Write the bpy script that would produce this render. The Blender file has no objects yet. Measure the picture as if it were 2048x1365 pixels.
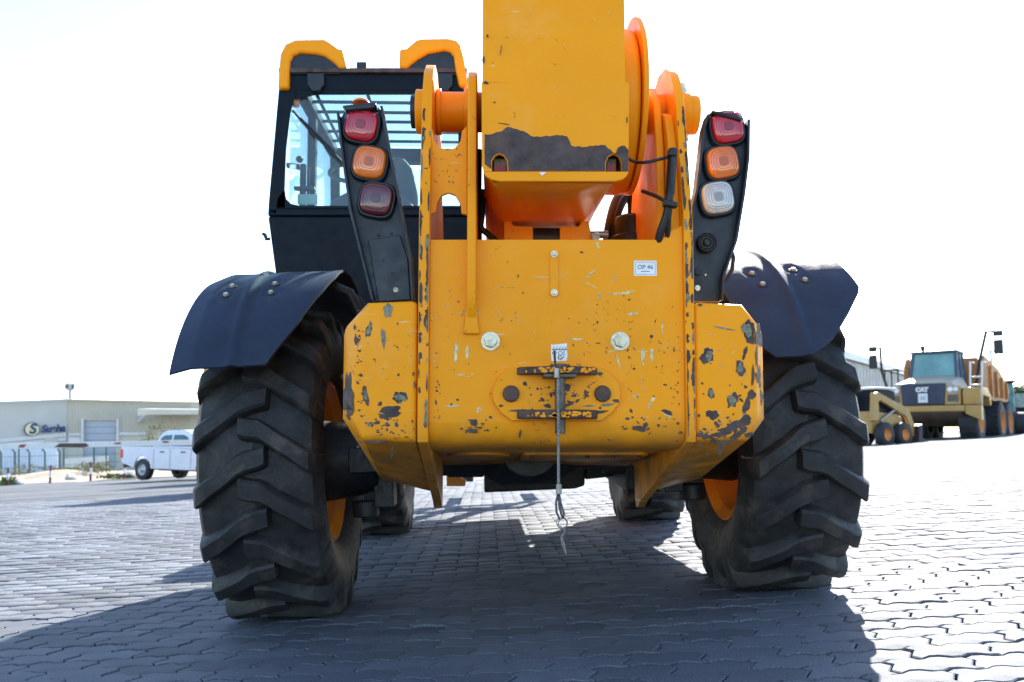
import bpy, bmesh, math, random
import numpy as np
from mathutils import Vector, Matrix, Euler
random.seed(7)
sc = bpy.context.scene
COL = sc.collection
R_ = math.radians

# ------------------------------------------------------------------ camera
F = 1700.0                                   # focal length in pixels of a 2048-wide frame
CAM = Vector((-0.188, -3.6, 0.69))
PITCH, YAW, SHY = 4.5, 1.8, 0.02525
cam_d = bpy.data.cameras.new('camera')
cam = bpy.data.objects.new('camera', cam_d); COL.objects.link(cam)
cam.location = CAM
cam.rotation_euler = Euler((R_(90 + PITCH), 0, R_(-YAW)), 'XYZ')
cam_d.sensor_width = 36; cam_d.lens = F / 2048 * 36
cam_d.shift_y = SHY
cam_d.clip_start = 0.05; cam_d.clip_end = 5000
cam_d.dof.use_dof = True; cam_d.dof.focus_distance = 2.6; cam_d.dof.aperture_fstop = 5.0
sc.camera = cam
# ------------------------------------------------------------------ light
SUN_AZ, SUN_EL = 24.0, 35.0                   # azimuth clockwise from +Y, elevation
w = bpy.data.worlds.new('World'); sc.world = w; w.use_nodes = True
nt = w.node_tree; nt.nodes.clear()
sky = nt.nodes.new('ShaderNodeTexSky'); sky.sky_type = 'NISHITA'; sky.sun_disc = False
sky.sun_elevation = R_(SUN_EL); sky.sun_rotation = R_(SUN_AZ)
sky.air_density = 1.0; sky.dust_density = 0.4; sky.ozone_density = 1.3
bg = nt.nodes.new('ShaderNodeBackground'); bg.inputs['Strength'].default_value = 0.125
wo = nt.nodes.new('ShaderNodeOutputWorld')
nt.links.new(sky.outputs[0], bg.inputs[0]); nt.links.new(bg.outputs[0], wo.inputs[0])
sd = bpy.data.lights.new('sun', 'SUN'); sd.energy = 5.0; sd.angle = R_(0.55); sd.color = (1, 0.95, 0.87)
so = bpy.data.objects.new('sun', sd); COL.objects.link(so)
a, e = R_(SUN_AZ), R_(SUN_EL)
SUNV = Vector((math.sin(a) * math.cos(e), math.cos(a) * math.cos(e), math.sin(e)))
so.rotation_euler = SUNV.to_track_quat('Z', 'Y').to_euler()
so.location = (5, 8, 12)
sc.view_settings.view_transform = 'Standard'; sc.view_settings.look = 'None'
sc.view_settings.gamma = 1.0; sc.view_settings.use_curve_mapping = False
sc.view_settings.exposure = 1.87

# ------------------------------------------------------------------ design helpers
RM = cam.rotation_euler.to_matrix()
def ray(px, py):
    return RM @ Vector(((px - 1024) / F, (682.5 - py) / F + SHY * 2048 / F, -1.0))
def at(px, py, D):
    """point at depth D in front of the camera along +Y that the photo shows at (px,py)"""
    d = ray(px, py); t = D / d.y
    return CAM + d * t
SLOPE = 0.05
def gz(x, y):
    t = y - 6.0
    drop = 0.0 if t < -2 else (0.02 * (t + 2) ** 2 / 8 if t < 2 else 0.02 * t)
    return 0.018 + SLOPE * max(-60, min(60, x)) - drop
def X(px, D): return at(px, 868, D).x
def Z(py, D): return at(1024, py, D).z
def link(name, me, mat, parent=None, smooth=False, bevel=0, kind=None, seg=2):
    o = bpy.data.objects.new(name, me); COL.objects.link(o)
    if mat is not None and len(me.materials) == 0: me.materials.append(mat)
    if parent: o.parent = parent
    if smooth:
        for p in me.polygons: p.use_smooth = True
    if bevel:
        m = o.modifiers.new('bevel', 'BEVEL'); m.width = bevel; m.segments = seg; m.limit_method = 'ANGLE'; m.angle_limit = R_(35)
        m.harden_normals = False
        for p in me.polygons: p.use_smooth = True
        w_ = o.modifiers.new('wn', 'WEIGHTED_NORMAL'); w_.keep_sharp = True
    if kind: o['kind'] = kind
    return o
class MB:
    def __init__(s): s.v = []; s.f = []; s.M = None
    def add(s, vs, fs):
        n = len(s.v)
        vs = [Vector(v) for v in vs]
        if s.M is not None: vs = [s.M @ v for v in vs]
        s.v += vs; s.f += [tuple(i + n for i in f) for f in fs]; return s
    def box(s, x0, x1, y0, y1, z0, z1):
        v = [(x, y, z) for z in (z0, z1) for y in (y0, y1) for x in (x0, x1)]
        return s.add(v, [(0, 2, 3, 1), (4, 5, 7, 6), (0, 1, 5, 4), (2, 6, 7, 3), (0, 4, 6, 2), (1, 3, 7, 5)])
    def loft(s, rings, cap=True, closed=True):
        n = len(rings[0]); vs = [p for r in rings for p in r]; fs = []
        for i in range(len(rings) - 1):
            for j in range(n if closed else n - 1):
                k = (j + 1) % n
                fs.append((i * n + j, i * n + k, (i + 1) * n + k, (i + 1) * n + j))
        if cap: fs += [tuple(range(n))[::-1], tuple((len(rings) - 1) * n + j for j in range(n))]
        return s.add(vs, fs)
    def prism(s, pts, d):
        d = Vector(d); pts = [Vector(p) for p in pts]
        return s.loft([pts, [p + d for p in pts]])
    def yz(s, pts, x0, x1): return s.loft([[(x0, y, z) for y, z in pts], [(x1, y, z) for y, z in pts]])
    def px(s, pts, D, depth):
        return s.prism([at(a_, b_, D) for a_, b_ in pts], (0, depth, 0))
    def cyl(s, p0, p1, r0, r1=None, n=24, cap=True):
        r1 = r0 if r1 is None else r1
        p0, p1 = Vector(p0), Vector(p1); ax = (p1 - p0).normalized()
        u = ax.orthogonal().normalized(); v = ax.cross(u)
        ring = lambda c, r: [c + (u * math.cos(t) + v * math.sin(t)) * r for t in [2 * math.pi * k / n for k in range(n)]]
        return s.loft([ring(p0, r0), ring(p1, r1)], cap)
    def tube(s, pts, r, n=10):
        pts = [Vector(p) for p in pts]; rings = []; up = None
        for i, p in enumerate(pts):
            t = (pts[min(i + 1, len(pts) - 1)] - pts[max(i - 1, 0)]).normalized()
            if up is None: up = t.orthogonal().normalized()
            up = (up - t * up.dot(t)).normalized(); b = t.cross(up)
            rr = r[i] if isinstance(r, (list, tuple)) else r
            rings.append([p + (up * math.cos(a_) + b * math.sin(a_)) * rr for a_ in [2 * math.pi * k / n for k in range(n)]])
        return s.loft(rings)
    def lathe(s, prof, c=(0, 0, 0), axis='X', n=48):
        """profile of (along axis, radius)"""
        c = Vector(c); rings = []
        for k in range(n):
            t = 2 * math.pi * k / n; q = []
            for h, r in prof:
                if axis == 'X': q.append(c + Vector((h, r * math.cos(t), r * math.sin(t))))
                elif axis == 'Y': q.append(c + Vector((r * math.cos(t), h, r * math.sin(t))))
                else: q.append(c + Vector((r * math.cos(t), r * math.sin(t), h)))
            rings.append(q)
        m = len(prof); vs = [p for r in rings for p in r]; fs = []
        for i in range(n):
            i2 = (i + 1) % n
            for j in range(m - 1): fs.append((i * m + j, i * m + j + 1, i2 * m + j + 1, i2 * m + j))
        return s.add(vs, fs)
    def mesh(s, name='m', fix=True):
        me = bpy.data.meshes.new(name); me.from_pydata([tuple(v) for v in s.v], [], s.f); me.update()
        if fix:
            bm = bmesh.new(); bm.from_mesh(me)
            bmesh.ops.remove_doubles(bm, verts=bm.verts, dist=1e-6)
            bmesh.ops.recalc_face_normals(bm, faces=bm.faces); bm.to_mesh(me); bm.free()
        return me
    def build(s, name, mat, parent=None, smooth=False, bevel=0, kind=None, seg=2):
        return link(name, s.mesh(name), mat, parent, smooth, bevel, kind, seg)
def hull(name, pts, mat, parent, bevel=0):
    bm = bmesh.new()
    for p in pts: bm.verts.new(p)
    r = bmesh.ops.convex_hull(bm, input=bm.verts)
    bmesh.ops.dissolve_limit(bm, angle_limit=R_(3), verts=bm.verts, edges=bm.edges)
    bmesh.ops.recalc_face_normals(bm, faces=bm.faces)
    me = bpy.data.meshes.new(name); bm.to_mesh(me); bm.free()
    return link(name, me, mat, parent, bevel=bevel)
def thing(name, label, cat, loc=(0, 0, 0), rz=0, group=None, scale=1):
    o = bpy.data.objects.new(name, None); COL.objects.link(o); o.empty_display_size = 0.2
    o.location = loc; o.rotation_euler = (0, 0, rz); o.scale = (scale,) * 3
    o['label'] = label; o['category'] = cat
    if group: o['group'] = group
    return o
def tag(o, label, cat, group=None):
    o['label'] = label; o['category'] = cat
    if group: o['group'] = group
    return o
def text(name, body, size, depth, mat, M, parent, shear=0.0, offset=0.0, sx=1.0):
    c = bpy.data.curves.new(name, 'FONT'); c.body = body; c.size = size; c.extrude = depth; c.shear = shear; c.offset = offset
    c.align_x = 'CENTER'; c.align_y = 'CENTER'
    t = bpy.data.objects.new(name, c); COL.objects.link(t)
    dg = bpy.context.evaluated_depsgraph_get(); me = bpy.data.meshes.new_from_object(t.evaluated_get(dg))
    bpy.data.objects.remove(t); me.name = name
    me.transform(M @ Matrix.Diagonal((sx, 1, 1, 1)))
    me.materials.clear()
    return link(name, me, mat, parent)

# ------------------------------------------------------------------ materials
def pmat(name, base, rough=0.5, metal=0.0, var=0.15, vs=3.0, bump=0.0, bs=60.0, dirt=None, dirt_amt=0.0, dirt_s=4.0,
         spec=0.5, coat=0.0, rnd=False, trans=0.0, alpha=1.0, ior=1.45):
    m = bpy.data.materials.new(name); m.use_nodes = True
    n = m.node_tree.nodes; l = m.node_tree.links; b = n['Principled BSDF']
    tc = n.new('ShaderNodeTexCoord')
    no = n.new('ShaderNodeTexNoise'); no.inputs['Scale'].default_value = vs; no.inputs['Detail'].default_value = 6
    l.new(tc.outputs['Object'], no.inputs['Vector'])
    mr = n.new('ShaderNodeMapRange'); mr.inputs[1].default_value = 0.3; mr.inputs[2].default_value = 0.7
    mr.inputs[3].default_value = 1 - var; mr.inputs[4].default_value = 1 + var
    l.new(no.outputs['Fac'], mr.inputs[0])
    mx = n.new('ShaderNodeMix'); mx.data_type = 'RGBA'; mx.blend_type = 'MULTIPLY'; mx.inputs[0].default_value = 1
    mx.inputs[6].default_value = (*base, 1)
    l.new(mr.outputs[0], mx.inputs[7])
    out = mx.outputs[2]
    if rnd:
        oi = n.new('ShaderNodeObjectInfo'); m2 = n.new('ShaderNodeMapRange'); m2.inputs[3].default_value = 0.80; m2.inputs[4].default_value = 1.15
        l.new(oi.outputs['Random'], m2.inputs[0])
        mm = n.new('ShaderNodeMix'); mm.data_type = 'RGBA'; mm.blend_type = 'MULTIPLY'; mm.inputs[0].default_value = 1
        l.new(out, mm.inputs[6]); l.new(m2.outputs[0], mm.inputs[7]); out = mm.outputs[2]
    if dirt:
        nd = n.new('ShaderNodeTexNoise'); nd.inputs['Scale'].default_value = dirt_s; nd.inputs['Detail'].default_value = 9; nd.inputs['Roughness'].default_value = 0.65
        l.new(tc.outputs['Object'], nd.inputs['Vector'])
        rp = n.new('ShaderNodeMapRange'); rp.inputs[1].default_value = 0.52; rp.inputs[2].default_value = 0.75; rp.inputs[4].default_value = dirt_amt
        l.new(nd.outputs['Fac'], rp.inputs[0])
        md = n.new('ShaderNodeMix'); md.data_type = 'RGBA'; md.inputs[7].default_value = (*dirt, 1)
        l.new(rp.outputs[0], md.inputs[0]); l.new(out, md.inputs[6]); out = md.outputs[2]
    l.new(out, b.inputs['Base Color'])
    b.inputs['Roughness'].default_value = rough; b.inputs['Metallic'].default_value = metal
    b.inputs['Specular IOR Level'].default_value = spec; b.inputs['Coat Weight'].default_value = coat
    b.inputs['Coat Roughness'].default_value = 0.12
    b.inputs['Transmission Weight'].default_value = trans; b.inputs['Alpha'].default_value = alpha; b.inputs['IOR'].default_value = ior
    if var > 0 and rough < 0.9:
        rr = n.new('ShaderNodeMapRange'); rr.inputs[1].default_value = .3; rr.inputs[2].default_value = .7
        rr.inputs[3].default_value = max(0.02, rough - 0.1); rr.inputs[4].default_value = rough + 0.1
        n2 = n.new('ShaderNodeTexNoise'); n2.inputs['Scale'].default_value = vs * 5; n2.inputs['Detail'].default_value = 5
        l.new(tc.outputs['Object'], n2.inputs['Vector']); l.new(n2.outputs['Fac'], rr.inputs[0]); l.new(rr.outputs[0], b.inputs['Roughness'])
    if bump:
        nb = n.new('ShaderNodeTexNoise'); nb.inputs['Scale'].default_value = bs; nb.inputs['Detail'].default_value = 6
        l.new(tc.outputs['Object'], nb.inputs['Vector'])
        bp = n.new('ShaderNodeBump'); bp.inputs['Strength'].default_value = 1.0; bp.inputs['Distance'].default_value = bump
        l.new(nb.outputs['Fac'], bp.inputs['Height']); l.new(bp.outputs[0], b.inputs['Normal'])
    return m
def yellow_paint(name, base, chipscale=1.0, grime=0.85, fine=0.628):
    """worn machine paint: fine stone chips in patches, scuffs, a film of dust low down"""
    m = pmat(name, base, rough=0.42, var=0.05, vs=2.2, bump=0.0006, bs=45, spec=0.2, coat=0.0)
    n = m.node_tree.nodes; l = m.node_tree.links; b = n['Principled BSDF']
    src = b.inputs['Base Color'].links[0].from_socket
    tc = n.new('ShaderNodeTexCoord')
    def noise(sc_, det=5, rg=.5, dist=0):
        q = n.new('ShaderNodeTexNoise'); q.inputs['Scale'].default_value = sc_; q.inputs['Detail'].default_value = det
        q.inputs['Roughness'].default_value = rg; q.inputs['Distortion'].default_value = dist
        l.new(tc.outputs['Object'], q.inputs['Vector']); return q.outputs['Fac']
    def ramp(s_, a_, b_, hi=1.0):
        q = n.new('ShaderNodeMapRange'); q.inputs[1].default_value = a_; q.inputs[2].default_value = b_; q.inputs[4].default_value = hi
        l.new(s_, q.inputs[0]); return q.outputs[0]
    def mul(a_, b_):
        q = n.new('ShaderNodeMath'); q.operation = 'MULTIPLY'; l.new(a_, q.inputs[0]); l.new(b_, q.inputs[1]); return q.outputs[0]
    def over(fac, col, under):
        q = n.new('ShaderNodeMix'); q.data_type = 'RGBA'; l.new(fac, q.inputs[0]); l.new(under, q.inputs[6]); q.inputs[7].default_value = (*col, 1); return q.outputs[2]
    sep = n.new('ShaderNodeSeparateXYZ'); l.new(tc.outputs['Object'], sep.inputs[0])
    low = ramp(sep.outputs['Z'], 0.76, 0.60, 1.0)
    c = over(mul(low, ramp(noise(7, 8, .6), .25, .60, grime)), (0.17, 0.115, 0.035), src)
    c = over(ramp(noise(5, 9, .7), .55, .8, .22), (0.85, 0.62, 0.30), c)
    patch = ramp(noise(3.3 * chipscale, 3), .53, .63)
    fc = mul(patch, ramp(noise(60 * chipscale, 4, .6, .6), fine + .01, fine + .03))
    c = over(ramp(noise(1.7, 8, .65), .5, .75, .18), (0.42, 0.17, 0.02), c)
    c = over(fc, (0.05, 0.035, 0.032), c)
    # long thin scratches
    mp = n.new('ShaderNodeMapping'); mp.inputs['Scale'].default_value = (9, 1, 90); mp.inputs['Rotation'].default_value = (0, .5, 0)
    l.new(tc.outputs['Object'], mp.inputs[0])
    sn = n.new('ShaderNodeTexNoise'); sn.inputs['Scale'].default_value = 1.0; sn.inputs['Detail'].default_value = 3; l.new(mp.outputs[0], sn.inputs['Vector'])
    c = over(mul(ramp(sn.outputs['Fac'], .70, .73, .7), ramp(noise(4.1, 2), .5, .56)), (0.75, 0.62, 0.36), c)
    l.new(c, b.inputs['Base Color'])
    return m
M = {}
M['yellow'] = yellow_paint('orange_yellow_paint', (0.93, 0.33, 0.004))
M['yellow_clean'] = yellow_paint('orange_yellow_paint_smooth', (0.93, 0.33, 0.004), 0.8, 0.2, 0.66)
M['worn'] = yellow_paint('worn_through_paint', (0.93, 0.33, 0.004), 1.0, 0.9, 0.44)
M['rim'] = pmat('orange_rim_paint', (0.72, 0.22, 0.01), 0.35, var=.1, vs=6, dirt=(.12, .08, .05), dirt_amt=.6)
M['black'] = pmat('blue_black_plastic', (0.010, 0.016, 0.024), 0.45, var=.2, vs=5, bump=.0004, bs=140, dirt=(.09, .10, .11), dirt_amt=.25, dirt_s=6)
M['fender'] = pmat('dusty_fender_plastic', (0.030, 0.042, 0.070), 0.62, var=.15, vs=4, bump=.0005, bs=120, dirt=(.07, .08, .10), dirt_amt=.35, dirt_s=5, spec=.12)
M['cabpaint'] = pmat('cab_black_paint', (0.005, 0.010, 0.017), 0.38, var=.1, vs=4, spec=.12)
M['rubber'] = pmat('tyre_rubber', (0.021, 0.022, 0.024), 0.60, var=.35, vs=14, bump=.0018, bs=50, dirt=(.085, .075, .062), dirt_amt=.8, dirt_s=9, spec=.4)
M['dark'] = pmat('greasy_dark_steel', (0.020, 0.024, 0.028), 0.5, metal=.2, var=.4, vs=12, bump=.001, bs=50)
M['steel'] = pmat('worn_steel', (0.32, 0.31, 0.27), 0.42, metal=.75, var=.3, vs=40, bump=.0004, bs=160)
M['pin'] = pmat('dark_pin_steel', (0.10, 0.09, 0.075), 0.45, metal=.6, var=.4, vs=40)
M['zinc'] = pmat('zinc_plated_steel', (0.55, 0.52, 0.40), 0.4, metal=.6, var=.25, vs=60)
M['bare'] = pmat('bare_rusty_steel', (0.066, 0.044, 0.040), 0.55, metal=.25, var=.5, vs=24, bump=.0014, bs=120, dirt=(.13, .060, .032), dirt_amt=.8, dirt_s=14)
M['primer'] = pmat('grey_green_primer', (0.20, 0.19, 0.125), 0.6, metal=.1, var=.5, vs=60, bump=.0006, bs=150)
M['redlens'] = pmat('red_lamp_lens', (0.50, 0.006, 0.018), 0.08, var=.1, coat=1)
M['darkred'] = pmat('dark_red_lamp_lens', (0.11, 0.006, 0.012), 0.05, var=.1, coat=1)
M['amber'] = pmat('amber_lamp_lens', (0.80, 0.17, 0.004), 0.12, var=.2, vs=30, coat=1)
M['clear'] = pmat('clear_lamp_lens', (0.55, 0.54, 0.50), 0.1, var=.2, vs=30, coat=1)
for k_, c_ in (('red', (.22, .004, .010)), ('amber', (.42, .08, .003)), ('dark', (.05, .004, .008)), ('clear', (.26, .255, .25))):
    M['ribs_' + k_] = pmat('lens_prism_' + k_, c_, .2, var=.1, coat=.6)
M['white'] = pmat('white_sticker', (0.8, 0.8, 0.78), 0.5, var=.06, vs=20)
M['ink'] = pmat('black_ink', (0.02, 0.02, 0.02), 0.5, var=0)
M['rope'] = pmat('wire_rope', (0.10, 0.10, 0.10), 0.45, metal=.7, var=.4, vs=200)
M['hose'] = pmat('rubber_hose', (0.014, 0.015, 0.017), 0.5, var=.2, vs=20)
M['red'] = pmat('red_paint', (0.26, 0.02, 0.025), 0.45, var=.1)
M['seat'] = pmat('seat_fabric', (0.03, 0.045, 0.07), 0.8, var=.2, vs=20)
def glass(name, tint, alpha, rough=.02):
    m = bpy.data.materials.new(name); m.use_nodes = True; n = m.node_tree.nodes; l = m.node_tree.links
    n.clear(); o = n.new('ShaderNodeOutputMaterial'); t = n.new('ShaderNodeBsdfTransparent'); g = n.new('ShaderNodeBsdfGlossy')
    t.inputs[0].default_value = (*tint, 1); g.inputs['Roughness'].default_value = rough
    d = n.new('ShaderNodeBsdfDiffuse'); d.inputs[0].default_value = (.4, .5, .5, 1)
    fr = n.new('ShaderNodeFresnel'); gm = n.new('ShaderNodeNewGeometry'); mi = n.new('ShaderNodeMath'); mi.operation = 'MULTIPLY_ADD'
    mi.inputs[1].default_value = -(1.45 - 1 / 1.45); mi.inputs[2].default_value = 1.45      # same air-glass step on both faces of the pane
    l.new(gm.outputs['Backfacing'], mi.inputs[0]); l.new(mi.outputs[0], fr.inputs[0])
    m1 = n.new('ShaderNodeMixShader'); m2 = n.new('ShaderNodeMixShader')
    l.new(fr.outputs[0], m1.inputs[0]); l.new(t.outputs[0], m1.inputs[1]); l.new(g.outputs[0], m1.inputs[2])
    tc = n.new('ShaderNodeTexCoord'); no = n.new('ShaderNodeTexNoise'); no.inputs['Scale'].default_value = 5; no.inputs['Detail'].default_value = 7
    l.new(tc.outputs['Object'], no.inputs[0]); mr = n.new('ShaderNodeMapRange'); mr.inputs[1].default_value = .35; mr.inputs[2].default_value = .8
    mr.inputs[4].default_value = alpha; l.new(no.outputs[0], mr.inputs[0])
    l.new(mr.outputs[0], m2.inputs[0]); l.new(m1.outputs[0], m2.inputs[1]); l.new(d.outputs[0], m2.inputs[2]); l.new(m2.outputs[0], o.inputs[0])
    return m
M['glass'] = glass('tinted_cab_glass', (0.86, 0.945, 0.95), .10)
M['glass_dark'] = glass('vehicle_glass', (0.25, 0.4, 0.42), .1)

# ================================================================== GROUND
def paver_mat(name, attr):
    m = pmat(name, (0.108, 0.117, 0.136), rough=0.74, var=.25, vs=1.3, bump=.0012, bs=150, rnd=not attr, dirt=(.060, .060, .062), dirt_amt=.7, dirt_s=2.3, spec=.16)
    n = m.node_tree.nodes; l = m.node_tree.links; b = n['Principled BSDF']
    tc = n.new('ShaderNodeTexCoord'); src = b.inputs['Base Color'].links[0].from_socket
    g = n.new('ShaderNodeTexNoise'); g.inputs['Scale'].default_value = 260; g.inputs['Detail'].default_value = 3; l.new(tc.outputs['Object'], g.inputs[0])
    mr = n.new('ShaderNodeMapRange'); mr.inputs[1].default_value = .35; mr.inputs[2].default_value = .65; mr.inputs[3].default_value = .55; mr.inputs[4].default_value = 1.5
    l.new(g.outputs[0], mr.inputs[0])
    mx = n.new('ShaderNodeMix'); mx.data_type = 'RGBA'; mx.blend_type = 'MULTIPLY'; mx.inputs[0].default_value = 1
    l.new(src, mx.inputs[6]); l.new(mr.outputs[0], mx.inputs[7]); o = mx.outputs[2]
    if attr:
        at_ = n.new('ShaderNodeAttribute'); at_.attribute_name = 'tone'
        m2 = n.new('ShaderNodeMix'); m2.data_type = 'RGBA'; m2.blend_type = 'MULTIPLY'; m2.inputs[0].default_value = 1
        l.new(o, m2.inputs[6]); l.new(at_.outputs['Fac'], m2.inputs[7]); o = m2.outputs[2]
    l.new(o, b.inputs['Base Color'])
    return m
M['paver'] = paver_mat('concrete_paver', True); M['paver_obj'] = paver_mat('concrete_paver_single', False)
M['bed'] = pmat('joint_sand', (0.05, 0.048, 0.045), 0.9, var=.4, vs=30, bump=.004, bs=90)
def far_mat():
    m = pmat('paved_yard_far', (0.115, 0.12, 0.13), rough=.8, var=.2, vs=.35, dirt=(.09, .09, .09), dirt_amt=.5, dirt_s=1.1, spec=.12)
    n = m.node_tree.nodes; l = m.node_tree.links; b = n['Principled BSDF']
    src = b.inputs['Base Color'].links[0].from_socket; tc = n.new('ShaderNodeTexCoord')
    br = n.new('ShaderNodeTexBrick'); br.inputs['Scale'].default_value = 1.0; br.inputs['Brick Width'].default_value = .22; br.inputs['Row Height'].default_value = .112
    br.inputs['Mortar Size'].default_value = .007; br.inputs['Color1'].default_value = (.85, .85, .85, 1); br.inputs['Color2'].default_value = (1.15, 1.15, 1.15, 1); br.inputs['Mortar'].default_value = (.35, .35, .35, 1)
    l.new(tc.outputs['Object'], br.inputs['Vector'])
    mx = n.new('ShaderNodeMix'); mx.data_type = 'RGBA'; mx.blend_type = 'MULTIPLY'; mx.inputs[0].default_value = 1
    l.new(src, mx.inputs[6]); l.new(br.outputs['Color'], mx.inputs[7]); l.new(mx.outputs[2], b.inputs['Base Color'])
    bp = n.new('ShaderNodeBump'); bp.inputs['Distance'].default_value = .004; bp.invert = True; l.new(br.outputs['Fac'], bp.inputs['Height']); l.new(bp.outputs[0], b.inputs['Normal'])
    return m
M['far'] = far_mat()
PX0, PX1, PY0, PY1 = -10.0, 10.5, -3.9, 12.0
def sheet(name, xs, ys, mat, off, skip=None):
    vs = []; fs = []; nx = len(xs)
    for y in ys:
        for x in xs: vs.append((x, y, gz(x, y) + off))
    for j in range(len(ys) - 1):
        for i in range(nx - 1):
            if skip and skip(0.5 * (xs[i] + xs[i + 1]), 0.5 * (ys[j] + ys[j + 1])): continue
            k = j * nx + i; fs.append((k, k + 1, k + nx + 1, k + nx))
    me = bpy.data.meshes.new(name); me.from_pydata(vs, [], fs); me.update()
    return link(name, me, mat, kind='structure')
xs = sorted([-900, -300, -120, -60, 60, 120, 300, 900] + [-40, -25, -15, PX0, -5, 0, 5, PX1, 15, 25, 40])
ys = sorted([-40, -12, PY0, -1, 2, 4, 5, 6, 7, 8, 10, PY1, 20, 40, 80, 200, 500, 1200])
sheet('yard_ground', xs, ys, M['far'], 0.0, skip=lambda x, y: PX0 < x < PX1 and PY0 < y < PY1)
paving = sheet('paved_yard', [PX0 + i * (PX1 - PX0) / 10 for i in range(11)], [PY0 + i * (PY1 - PY0) / 40 for i in range(41)], M['bed'], -0.012)
# wave-edged interlocking pavers in running bond
PL, PH, GAP = 0.225, 0.1125, 0.0058
def wave(x):                                   # same curve on both long edges, period PL/2
    t = (x / (PL / 2)) % 1.0
    q = 4 * t if t < .25 else (1.0 if t < .5 else (1 - 4 * (t - .5) if t < .75 else 0.0))
    return 0.010 * (min(1, max(0, q)) * 2 - 1)
def scurve(v):                                 # short ends: v 0..1 along the height
    return 0.017 * math.sin((v - .5) * 2 * math.pi * .85)
def paver_outline(hi):
    nl, ns = (8, 4) if hi else (4, 2)
    pts = []
    for i in range(nl):
        u = i / nl; x = u * PL; pts.append((x, wave(x), 0))
    pts2 = []
    bot = [(x, y) for x, y, _ in pts] + [(PL, wave(PL))]
    right = [(PL + scurve(i / ns), wave(PL) + PH * i / ns) for i in range(1, ns)]
    top = [(x, y + PH) for x, y in bot][::-1]
    left = [(scurve(i / ns), wave(0) + PH * i / ns) for i in range(ns - 1, 0, -1)]
    out = bot + right + top + left
    c = (PL / 2, PH / 2)
    def inset(p, d):
        x, y = p[0] - c[0], p[1] - c[1]
        return (x * (1 - 2 * d / PL), y * (1 - 2 * d / PH))
    return [inset(p, GAP / 2) for p in out], [inset(p, GAP / 2 + .0038) for p in out]
def paver_geo(hi):
    o, i_ = paver_outline(hi); n = len(o)
    v = [(x, y, -.03) for x, y in o] + [(x, y, -.0028) for x, y in o] + [(x, y, 0) for x, y in i_]
    f = []
    for r in (0, n):
        for k in range(n): f.append((r + k, r + (k + 1) % n, r + n + (k + 1) % n, r + n + k))
    f.append(tuple(range(2 * n, 3 * n)))
    return v, f
rs = np.random.RandomState(3)
cells = []
for r in range(int(PY0 / PH), int(PY1 / PH)):
    y = (r + .5) * PH
    for c in range(int(PX0 / PL) - 1, int(PX1 / PL) + 1):
        x = (c + .5 + (0.5 if r % 2 else 0)) * PL
        if x - PL / 2 < PX0 or x + PL / 2 > PX1: continue
        cells.append((x, y))
def seen(x, y):
    D = y + 3.6
    if D < 1.0: return False
    px_ = 970 + (x + .188) * F / D
    return -60 < px_ < 2110 and 868 + (0.69 - gz(x, y)) * F / D < 1400
cells.sort(key=lambda c: math.hypot(c[0] - CAM.x, c[1] - CAM.y) + (0 if seen(*c) else 1000))
near = cells[:290]; rest = cells[290:]
def tilt_of(x, y):
    s = math.sin(x * 1.7 + y * .9) * .0025 + math.sin(x * .6 - y * 1.3) * .003
    return s
vh, fh = paver_geo(True)
me_p = bpy.data.meshes.new('paver'); me_p.from_pydata(vh, [], fh); me_p.update(); me_p.materials.append(M['paver_obj'])
for (x, y) in near:
    o = bpy.data.objects.new('paver', me_p); COL.objects.link(o); o.parent = paving
    o.location = (x, y, gz(x, y) + tilt_of(x, y) + rs.normal(0, .0016))
    o.rotation_euler = (rs.normal(0, .008), -math.atan(SLOPE) + rs.normal(0, .006), rs.normal(0, .012))
vl, fl = paver_geo(False); vl = np.array(vl); nv = len(vl)
C = np.array(rest); N = len(C)
zz = np.array([gz(x, y) + tilt_of(x, y) for x, y in rest]) + rs.normal(0, .0016, N)
rx = rs.normal(0, .008, N); ry = SLOPE + rs.normal(0, .006, N); rz_ = rs.normal(0, .009, N)
V = np.empty((N, nv, 3)); 
V[:, :, 0] = C[:, None, 0] + vl[None, :, 0] - rz_[:, None] * vl[None, :, 1]
V[:, :, 1] = C[:, None, 1] + vl[None, :, 1] + rz_[:, None] * vl[None, :, 0]
V[:, :, 2] = zz[:, None] + vl[None, :, 2] + rx[:, None] * vl[None, :, 1] + ry[:, None] * vl[None, :, 0]
me = bpy.data.meshes.new('far_pavers')
ls = np.array([len(f) for f in fl]); idx = np.concatenate([np.array(f) for f in fl])
me.vertices.add(N * nv); me.vertices.foreach_set('co', V.ravel())
LI = (idx[None, :] + (np.arange(N) * nv)[:, None]).ravel(); LT = np.tile(ls, N)
me.loops.add(len(LI)); me.loops.foreach_set('vertex_index', LI.astype(np.int32))
me.polygons.add(len(LT)); me.polygons.foreach_set('loop_start', np.concatenate([[0], np.cumsum(LT)[:-1]]).astype(np.int32))
me.polygons.foreach_set('loop_total', LT.astype(np.int32)); me.update(calc_edges=True)
at_ = me.attributes.new('tone', 'FLOAT', 'FACE')
at_.data.foreach_set('value', np.repeat(rs.uniform(.80, 1.15, N), len(fl)).astype(np.float32))
link('paver_field', me, M['paver'], paving, kind='stuff')
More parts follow.
